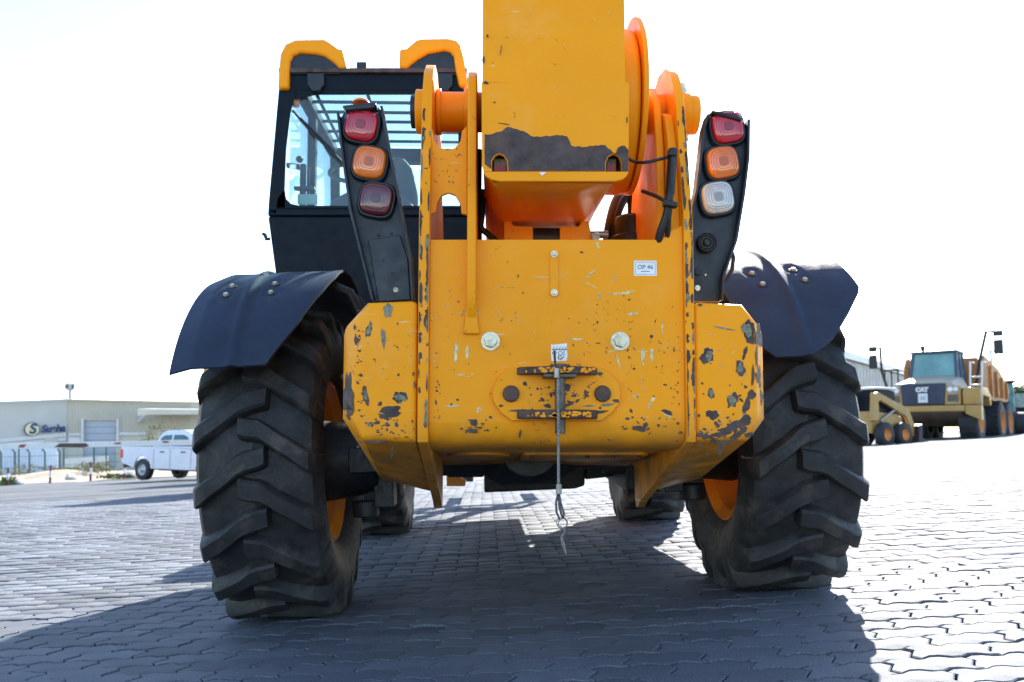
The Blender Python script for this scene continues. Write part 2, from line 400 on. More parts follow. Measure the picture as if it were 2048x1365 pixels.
# litter between the pavers, one dark leaf, drainage channel across the yard
for (lx, ly, ls, lb) in ((-.055, -1.50, .016, 'larger dark dry leaf lying on the shaded pavers'), (-.050, -1.545, .010, 'smaller dark leaf scrap just in front of the larger one')):
    mb = MB(); rq = random.Random(int(ly * -100)); ring_ = [(lx + ls * rq.uniform(.6, 1.2) * math.cos(t), ly + ls * .7 * rq.uniform(.6, 1.2) * math.sin(t)) for t in [k * math.pi / 5 for k in range(10)]]
    mb.loft([[(x, y, gz(x, y) + .003 + .3 * abs(x - lx)) for x, y in ring_], [(x, y, gz(x, y) + .005 + .3 * abs(x - lx)) for x, y in ring_]]); tag(mb.build('dry_leaf', M['ink'], None), lb, 'leaf')
d0 = [at(-120, 1001, 17.6), at(500, 966, 17.6)]
ch = MB()
pl = []
for k in range(9):
    x = -16 + k * 1.8; y = 13.3 + .09 * (x + 10); pl.append((x, y))
ch.loft([[(x, y - .07, gz(x, y) + .006), (x, y + .07, gz(x, y) + .006), (x, y + .07, gz(x, y) - .05), (x, y - .07, gz(x, y) - .05)] for x, y in pl])
c_ = ch.build('drainage_channel', M['dark'], None); c_['kind'] = 'structure'

exec_after = []
# ================================================================== TELEHANDLER
T = thing('telehandler', 'orange yellow telescopic handler seen from behind with chipped counterweight and big tyres', 'telehandler')
YL, YC = M['yellow'], M['yellow_clean']
XL0, XL1, XR0, XR1 = -.387, -.355, .408, .436      # side plates
# --- tyres
def rtop(s): return .634 - .30 * s * s
def tyre_mesh(phase):
    mb = MB(); R = .63
    prof = [(-.165, .325), (-.185, .345), (-.207, .40), (-.222, .47), (-.217, .53), (-.197, .562), (-.15, .578), (-.08, .588), (-.010, .591), (0, .596), (.010, .591), (.08, .588), (.15, .578), (.197, .562), (.217, .53), (.222, .47), (.207, .40), (.185, .345), (.165, .325)]
    n = 96
    mb.lathe(prof, n=n)
    NL = 18
    for side in (-1, 1):
        for k in range(NL):
            t0 = phase + 2 * math.pi * (k + (0.5 if side > 0 else 0)) / NL
            st = [(-.052, .012, .056, .603), (-.046, .010, .070, None), (-.02, .004, .076, None), (.025, -.006, .076, None), (.05, -.020, .075, None), (.085, -.047, .073, None), (.13, -.080, .073, None), (.175, -.112, .076, None), (.196, -.126, .078, .618), (.210, -.134, .080, .596), (.2235, -.142, .080, .520)]
            rings = []
            for i, (s, da, w_, rt) in enumerate(st):
                r1 = rt if rt else rtop(s)
                rb = .574 if s < .15 else (.55 if s < .2 else .49)
                e_ = .011
                wob = .002 * math.sin(k * 5.1 + i * 2.3 + side)
                q = [(-(w_ / 2 + e_), rb), (-w_ / 2, r1 - .009), (-w_ / 2 + .009, r1), (w_ / 2 - .009, r1), (w_ / 2, r1 - .009), (w_ / 2 + e_ * .8, rb)]
                ring = []
                for (dw, r) in q:
                    t = t0 + (da + dw + wob) / R
                    ring.append((side * s, -r * math.cos(t), r * math.sin(t)))
                rings.append(ring)
            mb.loft(rings)
    # moulded centre seam and sidewall rib
    vs = []
    for v in mb.v:
        v = Vector(v)
        lim = -.600
        if v.z < -.50:
            b_ = (-.50 - v.z) / .12
            v.x *= 1 + .06 * max(0, min(1, b_))
        if v.z < lim: v.z = lim + (v.z - lim) * .04
        vs.append(v)
    mb.v = vs
    me = mb.mesh('tyre')
    for p in me.polygons: p.use_smooth = True
    me.set_sharp_from_angle(angle=R_(32))
    me.materials.append(M['rubber'])
    return me
rim_prof = [(-.168, .335), (-.172, .322), (-.150, .318), (-.140, .300), (-.03, .285), (.02, .285), (.028, .20), (.05, .14), (.055, .09), (.06, 0.0)]
def rim_mesh():
    mb = MB()
    mb.lathe([(.172, .322), (.170, .335), (.150, .318), (.140, .303), (-.140, .303), (-.150, .318), (-.170, .337), (-.174, .322), (-.152, .306), (-.138, .290), (-.02, .272), (.0, .262), (.015, .20), (.035, .14), (.04, .05), (.04, .001)], n=56)
    me = mb.mesh('rim')
    for p in me.polygons: p.use_smooth = True
    me.set_sharp_from_angle(angle=R_(35)); me.materials.append(M['rim']); return me
def hub_mesh():
    mb = MB(); mb.lathe([(.034, .001), (.034, .155), (.07, .15), (.085, .11), (.13, .10), (.14, .06), (.14, .001)], n=32)
    for k in range(8):
        t = k * math.pi / 4; mb.cyl((.03, .125 * math.cos(t), .125 * math.sin(t)), (.10, .125 * math.cos(t), .125 * math.sin(t)), .014, n=6)
    me = mb.mesh('hub_cover'); me.materials.append(M['rim']); return me
TY, RI, HU = tyre_mesh(.05), rim_mesh(), hub_mesh()
AX_R = Matrix.Translation((-0.012, 0, .618)) @ Matrix.Rotation(-math.atan(SLOPE), 4, 'Y')
AX_F = Matrix.Translation((0.004, 2.75, .618)) @ Matrix.Rotation(-math.atan(SLOPE), 4, 'Y')
TRK = .985
def wheel(AX, side, spin=0.0, steer=0.0):
    e_ = bpy.data.objects.new('wheel', None); COL.objects.link(e_); e_.parent = T; e_.empty_display_size = .2
    Mx = AX @ Matrix.Translation((side * TRK, 0, 0)) @ Matrix.Rotation(R_(steer), 4, 'Z')
    e_.matrix_world = Mx
    for nme, me_ in (('tyre', TY), ('rim', RI), ('hub_cover', HU)):
        o = bpy.data.objects.new(nme, me_); COL.objects.link(o); o.parent = e_
        if nme != 'tyre' and side < 0: o.rotation_euler = (0, 0, math.pi)
    return e_
wheel(AX_R, -1, 0, 0); wheel(AX_R, 1); wheel(AX_F, -1); wheel(AX_F, 1)
# --- axles
def axle(AX, name, steer=True):
    mb = MB(); mb.M = AX
    mb.tube([(-.70, 0, 0), (-.45, 0, 0), (-.2, 0, .01), (-.12, 0, .02), (.12, 0, .02), (.2, 0, .01), (.45, 0, 0), (.70, 0, 0)], [.07, .085, .10, .16, .16, .10, .085, .07], 20)
    mb.cyl((0, -.22, .02), (0, .26, .02), .12, .13, 20)
    for s in (-1, 1):
        mb.lathe([(s * .62, .001), (s * .62, .13), (s * .70, .15), (s * .86, .17), (s * .95, .15), (s * .95, .001)], n=28)
        mb.box(s * .60 - .04, s * .60 + .04, -.07, .07, -.20, .20)
        mb.cyl((s * .68, -.04, -.235), (s * .68, -.04, -.17), .055, n=16); mb.cyl((s * .68, -.04, .17), (s * .68, -.04, .235), .055, n=16)
        mb.box(s * .62 - .10, s * .62 + .12, -.19, -.03, -.05, .05)
        mb.tube([(s * .68, -.17, .03), (s * .40, -.19, .03)], .018, 10)
    mb.tube([(-.42, -.19, .03), (.42, -.19, .03)], .045, 16)
    mb.box(-.20, .20, -.25, -.12, -.03, .09)
    return mb.build(name, M['dark'], T, bevel=.006)
axle(AX_R, 'rear_axle'); axle(AX_F, 'front_axle')
# --- rear fenders
def interp(t, tab):
    if t <= tab[0][0]: return tab[0][1]
    for (a_, u_), (b_, v_) in zip(tab[:-1], tab[1:]):
        if t <= b_: return u_ + (v_ - u_) * (t - a_) / (b_ - a_)
    return tab[-1][1]
def fender(side, tab0, tab1, th0, th1, rad, lip0, bolts, ridge=-.068):
    """a curved guard over the tyre: s across the tyre, th from the crest (0) towards the rear"""
    mb = MB(); mb.M = AX_R @ Matrix.Translation((side * TRK + .032, 0, 0))
    nu, nv_ = 72, 60; th = .010
    def surf(s, t, off=0.0):
        r = rad + off + math.exp(-((s - ridge) / .016) ** 2) * .010 - math.exp(-((s - ridge - .034) / .014) ** 2) * .003
        if s < lip0: r -= (lip0 - s) * .38
        if t > 50: r -= ((t - 50) / 20) ** 2 * .006
        r += .0015 * math.sin(s * 23 + t * .11)
        for (sb, tb) in bolts:
            d = math.hypot(s - sb, (t - tb) * math.pi / 180 * rad)
            r -= .007 * math.exp(-(d / .030) ** 4)
        return Vector((s, -r * math.sin(R_(t)), r * math.cos(R_(t))))
    def P(u, v, off):
        t = th0 + (th1 - th0) * v
        return surf(interp(t, tab0) * (1 - u) + interp(t, tab1) * u, t, off)
    A = [[P(i / nu, j / nv_, 0) for i in range(nu + 1)] for j in range(nv_ + 1)]; Bq = [[P(i / nu, j / nv_, -th) for i in range(nu + 1)] for j in range(nv_ + 1)]
    vs = [p for q in A for p in q] + [p for q in Bq for p in q]; n0 = (nu + 1) * (nv_ + 1); W = nu + 1; fs = []
    for j in range(nv_):
        for i in range(nu):
            k = j * W + i; fs.append((k, k + 1, k + W + 1, k + W)); fs.append((n0 + k, n0 + k + W, n0 + k + W + 1, n0 + k + 1))
    for i in range(nu):
        fs.append((i, n0 + i, n0 + i + 1, i + 1)); k = nv_ * W + i; fs.append((k, k + 1, n0 + k + 1, n0 + k))
    for j in range(nv_):
        k = j * W; fs.append((k, k + W, n0 + k + W, n0 + k)); k = j * W + nu; fs.append((k, n0 + k, n0 + k + W, k + W))
    mb.add(vs, fs)
    f = mb.build('fender', M['fender'], T)
    for p in f.data.polygons: p.use_smooth = True
    f.data.set_sharp_from_angle(angle=R_(30))
    for (sb, tb) in bolts:
        base = surf(sb, tb); nrm = Vector((0, -math.sin(R_(tb)), math.cos(R_(tb))))
        b1 = MB(); b1.M = mb.M; b1.cyl(base - nrm * .002, base + nrm * .005, .019, .017, 20); w1 = b1.build('washer', M['hose'], f, bevel=.001)
        b2 = MB(); b2.M = mb.M; b2.cyl(base + nrm * .005, base + nrm * .013, .0105, .009, 6); b2.build('bolt', M['zinc'], w1)
    return f
fender(-1, [(0, -.255), (20, -.27), (64, -.285)], [(0, .235), (25, .235), (36, .205), (52, .135), (64, .045)], -78, 63.5, .79, -.20, [(-.145, 30), (-.150, 36), (.013, 29.5), (.014, 35.5)])
fender(1, [(0, -.31), (40, -.305), (58, -.27), (66, -.215), (68, -.18)], [(0, .17), (28, .18), (40, .195), (47, .20), (56, .115), (63, .04), (66, -.01), (68, -.06)], -78, 68, .79, -.45, [(-.160, 37), (-.145, 43), (.003, 35.5), (.020, 41.5)])
for s in (-1, 1):
    mb = MB(); mb.M = AX_R
    mb.tube([(s * .62, .02, .22), (s * .62, .02, .50), (s * .68, .02, .66), (s * .80, .0, .745), (s * 1.10, 0, .755)], .03, 14)
    mb.tube([(s * .60, -.06, .22), (s * .62, -.10, .50), (s * .70, -.14, .68), (s * .82, -.16, .735), (s * 1.10, -.16, .745)], .024, 14)
    mb.build('fender_bracket', M['black'], T, smooth=True)

# --- chassis rear: side plates, rear panel
def side_plate(x0, x1, name):
    pts = [(-1.10, .70), (-1.092, .665), (-.33, .435), (-.27, .405), (-.225, .40), (-.205, .43), (-.19, .56), (.10, .60), (.30, .62), (.35, 1.10), (-.10, 1.22), (-.40, 1.62), (-.50, 1.80), (-.62, 1.885), (-.76, 1.925), (-.87, 1.905), (-.95, 1.85), (-1.01, 1.76), (-1.10, 1.32)]
    mb = MB(); mb.yz(pts, x0, x1); return mb.build(name, YL, T, bevel=.003)
side_plate(XL0, XL1, 'side_plate'); side_plate(XR0, XR1, 'side_plate')
YP = -1.08
mb = MB(); Dp = 3.6 + YP
def pz(pts, D, y1, x_off=0):
    return [at(a_, b_, D) for a_, b_ in pts]
top = [(859, 480), (1318, 480), (1333, 474), (1341, 463), (1345, 452), (1372, 452), (1372, 845), (859, 845)]
P0 = [at(a_, b_, Dp) for a_, b_ in top]
for p in P0:
    if p.x < XL1 + .03: p.x = XL1 + .001
    if p.x > XR0 - .03: p.x = XR0 - .001
mb.prism(P0, (0, .022, 0))
zb = P0[-1].z
path = [(YP, zb), (YP + .004, zb - .03), (YP + .018, zb - .052), (YP + .04, zb - .066), (YP + .09, zb - .078), (-.55, .617), (0.0, .553), (.02, .60)]
rings = []
for (y, z) in path[:-1]:
    rings.append([(XL1 + .001, y, z), (XR0 - .001, y, z), (XR0 - .001, y + .022, z + .022), (XL1 + .001, y + .022, z + .022)])
mb.loft(rings)
rp = mb.build('rear_panel', YL, T)
for p in rp.data.polygons: p.use_smooth = True
rp.data.set_sharp_from_angle(angle=R_(30))
ZB = path
# cover plates under the sloped belly
def belly(y): return .617 + (y + .55) * (.553 - .617) / .55 if y > -.55 else (zb - .078) + (y - (YP + .09)) * (.617 - (zb - .078)) / (-.55 - YP - .09)
mb = MB(); cx, cy = X(957, 3.03), 3.03 - 3.6
mb.loft([[(cx + .112 * math.cos(t), cy + .15 * math.sin(t), belly(cy + .15 * math.sin(t)) - o_) for t in [k * math.pi / 18 for k in range(36)]] for o_ in (-.004, .009)])
mb.build('round_cover', YL, T, bevel=.002)
mb = MB(); xa, xb = X(1045, 2.95), X(1292, 2.95); ya, yb = -.72, -.34
pts = []
for (cx2, cy2, a0) in ((xb - .03, yb - .03, 0), (xa + .03, yb - .03, 90), (xa + .03, ya + .03, 180), (xb - .03, ya + .03, 270)):
    for k in range(5):
        t = R_(a0 + k * 22.5); pts.append((cx2 + .03 * math.cos(t), cy2 + .03 * math.sin(t)))
mb.loft([[(x, y, belly(y) - o_) for x, y in pts] for o_ in (-.004, .010)])
ac = mb.build('access_cover', YL, T, bevel=.002)
for k, (x, y) in enumerate([(xa + .03, ya + .03), (xa + .12, ya + .03), (xa + .22, ya + .03), (xb - .03, ya + .04), (xa + .03, yb - .05), (xa + .16, yb - .05), (xb - .04, yb - .05), (xb - .12, ya + .05)]):
    b1 = MB(); b1.cyl((x, y, belly(y) - .010), (x, y, belly(y) - .018), .008, n=6); b1.build('bolt', M['dark'], ac)
# recessed web on the left between outer and inner plate
mb = MB()
mb.px([(858, 252), (866, 262), (868, 280), (880, 295), (895, 301), (910, 296), (921, 282), (924, 262), (934, 252), (934, 430), (923, 427), (921, 408), (911, 391), (897, 386), (883, 391), (874, 406), (872, 424), (862, 428), (858, 428)], 2.56, .016)
mb.px([(858, 428), (862, 430), (862, 479), (858, 479)], 2.56, .016)
mb.build('web_plate', YL, T, bevel=.002)
# inner plates carrying the boom
def inner_plate(x0, x1, foot):
    mb = MB()
    pts = [(-1.125, 1.10), (-1.125, 1.70), (-1.105, 1.762), (-1.06, 1.80), (-.95, 1.84), (-.80, 1.87), (-.66, 1.82), (-.56, 1.66), (-.50, 1.3), (-.5, 1.0), (-1.06, .99), (-1.10, 1.04)]
    mb.yz(pts, x0, x1)
    if foot:
        mb.prism([(x0 - .012, YP - .001, .985), (x1 + .012, YP - .001, .985), (x1 + .006, YP - .001, 1.02), (x1 + .001, YP - .001, 1.075), (x0 - .001, YP - .001, 1.075), (x0 - .006, YP - .001, 1.02)], (0, -.014, 0))
    return mb.build('inner_plate', YL, T, bevel=.005)
inner_plate(-.243, -.216, True)
mb = MB(); mb.yz([(-.99, 1.0), (-.98, 1.6), (-.94, 1.76), (-.86, 1.84), (-.76, 1.86), (-.66, 1.8), (-.5, 1.5), (-.45, 1.0)], .352, .378); mb.build('inner_plate', YC, T, bevel=.006)
mb = MB(); mb.yz([(-1.06, 1.28), (-1.02, 1.60), (-.98, 1.70), (-.9, 1.74), (-.9, 1.28)], .380, .4075); mb.build('stiffener', YC, T, bevel=.003)
# pivot tube and bosses
zc = Z(215, 2.75); yc = 2.80 - 3.6
mb = MB(); mb.cyl((-.42, yc, zc), (.53, yc, zc), .066, n=40); mb.build('pivot_tube', YC, T, bevel=.006)
for (x0, x1, r) in ((-.423, -.388, .073), (-.354, -.338, .076), (-.262, -.244, .080), (.437, .50, .073)):
    mb = MB(); mb.cyl((x0, yc, zc), (x1, yc, zc), r, n=40); mb.build('pivot_boss', YC, T, bevel=.004)
mb = MB(); mb.cyl((-.440, yc, zc), (-.421, yc, zc), .055, n=32); mb.build('pin_cap', M['hose'], T, bevel=.004)
for zz_ in (zc - .075, zc + .072):
    s_ = -1 if zz_ < zc else 1
    mb = MB(); mb.cyl((.478, yc, zz_ - s_ * .01), (.478, yc, zz_ + s_ * .014), .022, n=20); mb.cyl((.478, yc, zz_ + s_ * .014), (.478, yc, zz_ + s_ * .036), .016, n=6); mb.build('clamp_bolt', M['zinc'], T, bevel=.001)

# --- boom
Db = 2.40
XB0, XB1 = X(963, Db), X(1258, Db)
mb = MB()
face = [(963, 165), (1258, 165), (1257, 343), (1243, 343), (1243, 325), (1238, 313), (1228, 308), (1217, 313), (1212, 325), (1212, 343), (1015, 343), (1014, 322), (1008, 312), (999, 308), (990, 312), (984, 322), (984, 343), (968, 343), (964, 330)]
F0 = [at(a_, b_, Db) for a_, b_ in face]
mb.prism(F0, (0, .012, 0))
# upper leaning sheet
y0 = Db - 3.6; z165 = Z(165, Db)
mb.loft([[(XB0, y0, z165), (XB1, y0, z165), (XB1, y0 + .012, z165), (XB0, y0 + .012, z165)], [(XB0, y0 + .02, 2.12), (XB1 + .003, y0 + .02, 2.12), (XB1 + .003, y0 + .025, 2.12), (XB0, y0 + .025, 2.12)]])
bf = mb.build('boom_end_plate', YC, T)
zb0 = Z(343, Db); zb1 = Z(361, Db)
mb = MB()
lip = [(966, 343), (1258, 343), (1255, 351), (1246, 359), (1232, 363), (998, 363), (984, 360), (972, 353)]
mb.prism([at(a_, b_, Db - .004) for a_, b_ in lip], (0, .014, 0)); mb.build('boom_end_lip', YC, T, bevel=.003)
# outer section hull
def boomsec(y, zt, zbm, hw, ch, cx=(XB0 + XB1) / 2):
    return [(cx - hw, y, zt), (cx + hw, y, zt), (cx + hw, y, zbm + ch * 1.1), (cx + hw - .02, y, zbm + ch * .55), (cx + hw - ch * .8, y, zbm), (cx - hw + ch * .8, y, zbm), (cx - hw + .02, y, zbm + ch * .55), (cx - hw, y, zbm + ch * 1.1)]
hw = (XB1 - XB0) / 2
mb = MB()
mb.loft([boomsec(y0 + .028, 2.13, zb1 + .002, hw - .003, .035), boomsec(y0 + .12, 2.13, zb1 - .002, hw - .003, .06), boomsec(y0 + .5, 2.10, zb1 - .005, hw - .006, .085), boomsec(.6, 2.0, 1.37, hw - .02, .09), boomsec(3.4, 1.62, 1.14, hw - .03, .09)], cap=False)
bh = mb.build('boom_outer_section', YC, T)
for p in bh.data.polygons: p.use_smooth = True
bh.data.set_sharp_from_angle(angle=R_(50))
mb = MB(); cxb = (XB0 + XB1) / 2
mb.loft([boomsec(3.0, 1.62, 1.20, hw - .06, .07), boomsec(4.7, 1.36, 1.0, hw - .06, .07)]); mb.build('boom_inner_section', YC, T, bevel=.004)
mb = MB(); mb.yz([(4.55, 1.35), (4.75, 1.38), (5.05, 1.0), (5.1, .45), (4.9, .40), (4.7, .9)], cxb - .22, cxb - .16); mb.yz([(4.55, 1.35), (4.75, 1.38), (5.05, 1.0), (5.1, .45), (4.9, .40), (4.7, .9)], cxb + .16, cxb + .22)
mb.cyl((cxb - .24, 4.95, .5), (cxb + .24, 4.95, .5), .05); mb.build('boom_head', M['dark'], T, bevel=.005)
mb = MB(); mb.box(cxb - .60, cxb + .60, 5.1, 5.18, .34, .46); mb.box(cxb - .60, cxb + .60, 5.1, 5.18, .72, .84)
for s in (-1, -.4, .4, 1): mb.box(cxb + s * .55 - .03, cxb + s * .55 + .03, 5.1, 5.17, .40, .80)
mb.build('fork_carriage', M['dark'], T, bevel=.006)
for s in (-1, 1):
    mb = MB(); mb.box(cxb + s * .38 - .06, cxb + s * .38 + .06, 5.19, 5.24, .30, 1.0); mb.box(cxb + s * .38 - .06, cxb + s * .38 + .06, 5.24, 6.3, .20, .25); mb.box(cxb + s * .38 - .06, cxb + s * .38 + .06, 5.19, 5.26, .20, .31)
    mb.build('fork', M['dark'], T, bevel=.004)
# inside of the boom end seen through the two arched holes
mb = MB(); mb.box(XB0 + .01, XB1 - .01, y0 + .10, y0 + .11, 1.455, 1.60); mb.build('boom_bulkhead', M['dark'], T)
for (pa, pb) in ((988, 1013), (1214, 1232)):
    mb = MB(); mb.px([(pa, 330), (pb, 330), (pb, 343), (pa, 343)], Db + .03, .02); mb.build('wear_pad', M['red'], T)
    mb = MB(); mb.px([(pa, 318), (pb, 318), (pb, 330), (pa, 330)], Db + .04, .02); mb.build('wear_pad_holder', M['primer'], T)
# bare rust patch where the paint has gone
rp_ = [(970, 268), (974, 270), (990, 266), (1005, 262), (1012, 256), (1016, 254), (1030, 258), (1045, 262), (1060, 271), (1064, 273), (1078, 274), (1090, 272), (1125, 271), (1134, 273), (1138, 280), (1142, 291), (1150, 294), (1172, 294), (1190, 291), (1210, 290), (1214, 295), (1222, 300), (1226, 306), (1231, 307), (1236, 296), (1242, 292), (1250, 292), (1257, 300), (1256.5, 343), (1243.5, 343), (1243.5, 325), (1238, 312), (1228, 306), (1216, 312), (1210, 325), (1211, 342), (1050, 342), (1016.5, 342), (1016, 322), (1008, 310), (999, 306), (989, 310), (982, 322), (983, 338), (976, 333), (969.5, 328), (969, 300)]
mb = MB(); rr = random.Random(5)
Q = []
for i, p in enumerate(rp_):
    q = rp_[(i + 1) % len(rp_)]
    Q.append(p)
    if i < 27:
        L_ = math.hypot(q[0] - p[0], q[1] - p[1]); k_ = int(L_ / 4)
        for j in range(1, k_):
            t = j / k_; Q.append((p[0] + (q[0] - p[0]) * t + rr.uniform(-.5, .5), p[1] + (q[1] - p[1]) * t + rr.uniform(-1.1, 1.1)))
mb.prism([at(a_, b_, Db - .0022) for a_, b_ in Q], (0, .0016, 0)); mb.build('bare_metal_patch', M['bare'], T)
# round side reinforcement and its flange
def disc(x0, x1, yc_, zc_, r, name, mat, bev=.006, n=64):
    mb = MB(); mb.cyl((x0, yc_, zc_), (x1, yc_, zc_), r, n=n); return mb.build(name, mat, T, bevel=bev)
disc(XB1 - .01, .298, -.78, 1.78, .272, 'boom_side_boss', YC, .02)
disc(.299, .316, -.78, 1.80, .292, 'boom_side_flange', YC, .003)
# saddle under the boom
for pts in ([(1008, 442), (1022, 442), (1026, 452), (1066, 453), (1066, 500), (1008, 500)], [(1120, 453), (1158, 453), (1163, 442), (1177, 442), (1190, 500), (1120, 500)]):
    mb = MB(); mb.px(pts, 2.85, .10); mb.build('boom_rest', YL, T, bevel=.003)
mb = MB(); mb.cyl(at(1060, 478, 2.9), at(1126, 478, 2.9), .037); mb.build('rest_roller', M['hose'], T, bevel=.004)
mb = MB(); mb.cyl(at(1180, 470, 2.86), at(1216, 470, 2.86), .013); mb.cyl(at(1192, 474, 2.80), at(1192, 474, 2.86), .016, n=6); mb.build('grease_fitting', M['steel'], T, bevel=.001)

# --- counterweights
def cw(sx):
    f = lambda x, y, z: ((x if sx < 0 else .046 - x), y, z)
    zt = 1.085
    pts = [f(-.389, -1.098, zt), f(-.532, -1.098, zt - .006), f(-.572, -1.098, 1.022), f(-.572, -1.098, .745), f(-.545, -1.098, .672), f(-.389, -1.098, .668),
           f(-.615, -1.03, 1.005), f(-.615, -1.03, .735), f(-.615, -.55, .62), f(-.615, -.55, 1.0), f(-.575, -.40, .52), f(-.389, -.38, .472), f(-.389, -.35, 1.08), f(-.53, -.35, 1.07), f(-.60, -.45, .98), f(-.55, -1.05, zt - .012)]
    return hull('counterweight', pts, YL, T, bevel=.018)
CWL, CWR = cw(-1), cw(1)

# --- hitch
DH = 3.6 - 1.08
hp = [(985, 792), (987, 775), (1000, 752), (1018, 738), (1032, 733), (1195, 733), (1215, 742), (1238, 765), (1241, 785), (1240, 805), (1225, 825), (1203, 842), (1024, 842), (1002, 826), (988, 806)]
mb = MB(); mb.px(hp, DH - .018, .017); mb.build('hitch_plate', YL, T, bevel=.003)
def shelf(z0_, z1_, pts, name, mat):
    mb = MB(); mb.loft([[(x, y, z0_) for x, y in pts], [(x, y, z1_) for x, y in pts]]); return mb.build(name, mat, T, bevel=.003)
hx = X(1117, DH); yq = -1.098
zt_ = Z(742, DH - .05); zl_ = Z(829, DH - .05)
top_ = shelf(zt_ - .010, zt_ + .012, [(hx - .125, yq), (hx + .115, yq), (hx + .105, yq - .02), (hx + .05, yq - .062), (hx + .02, yq - .072), (hx - .02, yq - .072), (hx - .05, yq - .062), (hx - .115, yq - .02)], 'hitch_jaw', M['bare'])
shelf(zl_ - .013, zl_ + .013, [(hx - .125, yq), (hx + .115, yq), (hx + .105, yq - .02), (hx + .05, yq - .062), (hx + .02, yq - .072), (hx - .02, yq - .072), (hx - .05, yq - .062), (hx - .115, yq - .02)], 'hitch_jaw', M['bare'])
mb = MB(); mb.cyl((hx, yq - .04, Z(868, 2.42)), (hx, yq - .04, zt_ + .02), .0155, n=20); mb.cyl((hx, yq - .04, zt_ + .010), (hx, yq - .04, zt_ + .018), .03, n=20)
mb.box(hx - .05, hx + .045, yq - .066, yq - .002, zt_ - .021, zt_ - .0105)
pin = mb.build('hitch_pin', M['pin'], T, bevel=.002)
for px_ in (1022, 1205):
    mb = MB(); c0 = at(px_, 788, DH - .018); mb.cyl(c0, c0 + Vector((0, -.012, 0)), .0255, .024, 14); mb.build('hitch_bolt', M['bare'], T, bevel=.003)
for px_ in (981, 1240):
    c0 = at(px_, 683, DH)
    mb = MB(); mb.cyl(c0, c0 + Vector((0, -.004, 0)), .0285, n=32); wsh = mb.build('washer', M['zinc'], T, bevel=.001)
    mb = MB(); mb.cyl(c0 + Vector((0, -.004, 0)), c0 + Vector((0, -.020, 0)), .0205, .019, 6); mb.cyl(c0 + Vector((0, -.020, 0)), c0 + Vector((0, -.0212, 0)), .013, n=20); mb.build('hex_bolt', M['zinc'], wsh, bevel=.0015)
mb = MB(); mb.px([(1100, 504), (1108, 499), (1117, 504), (1117, 590), (1109, 596), (1100, 590)], DH - .005, .006); st = mb.build('cover_strip', YL, T, bevel=.001)
for py_ in (509, 586):
    c0 = at(1108.5, py_, DH - .005); mb = MB(); mb.cyl(c0, c0 + Vector((0, -.003, 0)), .0105, n=20); mb.cyl(c0, c0 + Vector((0, -.010, 0)), .0075, .006, 6); mb.build('bolt', M['zinc'], st)
# stickers
mb = MB(); a0 = at(1268, 552, DH - .0012); b0 = at(1313, 522, DH - .0012)
mb.box(a0.x, b0.x, YP - .0014, YP - .0004, a0.z, b0.z); stk = mb.build('white_sticker', M['white'], T)
cxs, czs = (a0.x + b0.x) / 2, (a0.z + b0.z) / 2
def face_M(x, y, z): return Matrix.Translation((x, y, z)) @ Matrix.Rotation(R_(90), 4, 'X')
text('printed_number', 'OP 46', .0185, .0001, M['ink'], face_M(cxs, YP - .0017, czs + .003), stk)
mb = MB()
for (x0_, x1_, z0_, z1_) in ((a0.x + .004, b0.x - .004, b0.z - .005, b0.z - .0042), (a0.x + .004, b0.x - .004, a0.z + .0042, a0.z + .005), (a0.x + .004, a0.x + .0048, a0.z + .005, b0.z - .005), (b0.x - .0048, b0.x - .004, a0.z + .005, b0.z - .005), (cxs - .013, cxs + .013, czs - .0105, czs - .0088)):
    mb.box(x0_, x1_, YP - .0018, YP - .0014, z0_, z1_)
mb.build('printed_frame', M['ink'], stk)
mb = MB(); mb.px([(1102, 689), (1106, 690), (1134, 687), (1134, 700), (1135, 712), (1133, 722), (1103, 723), (1102, 706)], DH - .0014, .001); s2 = mb.build('torn_sticker', M['white'], T)
mb = MB(); mb.px([(1104, 699), (1134, 699), (1134, 700.4), (1104, 700.4)], DH - .0018, .0004)
for k in range(5): mb.px([(1105 + k * 6, 699), (1109 + k * 6, 694), (1110 + k * 6, 694), (1106.5 + k * 6, 699)], DH - .0018, .0004)
def pxline(mb, pts, w_, D):
    for (a_, b_) in zip(pts[:-1], pts[1:]):
        dx, dy = b_[0] - a_[0], b_[1] - a_[1]; L_ = math.hypot(dx, dy) or 1; nx, ny = -dy / L_ * w_ / 2, dx / L_ * w_ / 2
        mb.px([(a_[0] + nx, a_[1] + ny), (b_[0] + nx, b_[1] + ny), (b_[0] - nx, b_[1] - ny), (a_[0] - nx, a_[1] - ny)], D, .0004)
ar = lambda cx, cy, r, a0_, a1_: [(cx + r * math.cos(R_(t)), cy + r * math.sin(R_(t))) for t in range(a0_, a1_ + 1, 30)]
pxline(mb, [(1128, 700), (1128, 712)] + ar(1122, 712, 6, 0, 180), 1.2, DH - .0018); pxline(mb, ar(1121, 707, 4, 90, 450), 1.1, DH - .0018); pxline(mb, ar(1109, 707, 4, 150, 400), 1.1, DH - .0018); pxline(mb, ar(1120, 716, 4, 60, 420), 1.1, DH - .0018)
mb.build('printed_pictogram', M['ink'], s2)
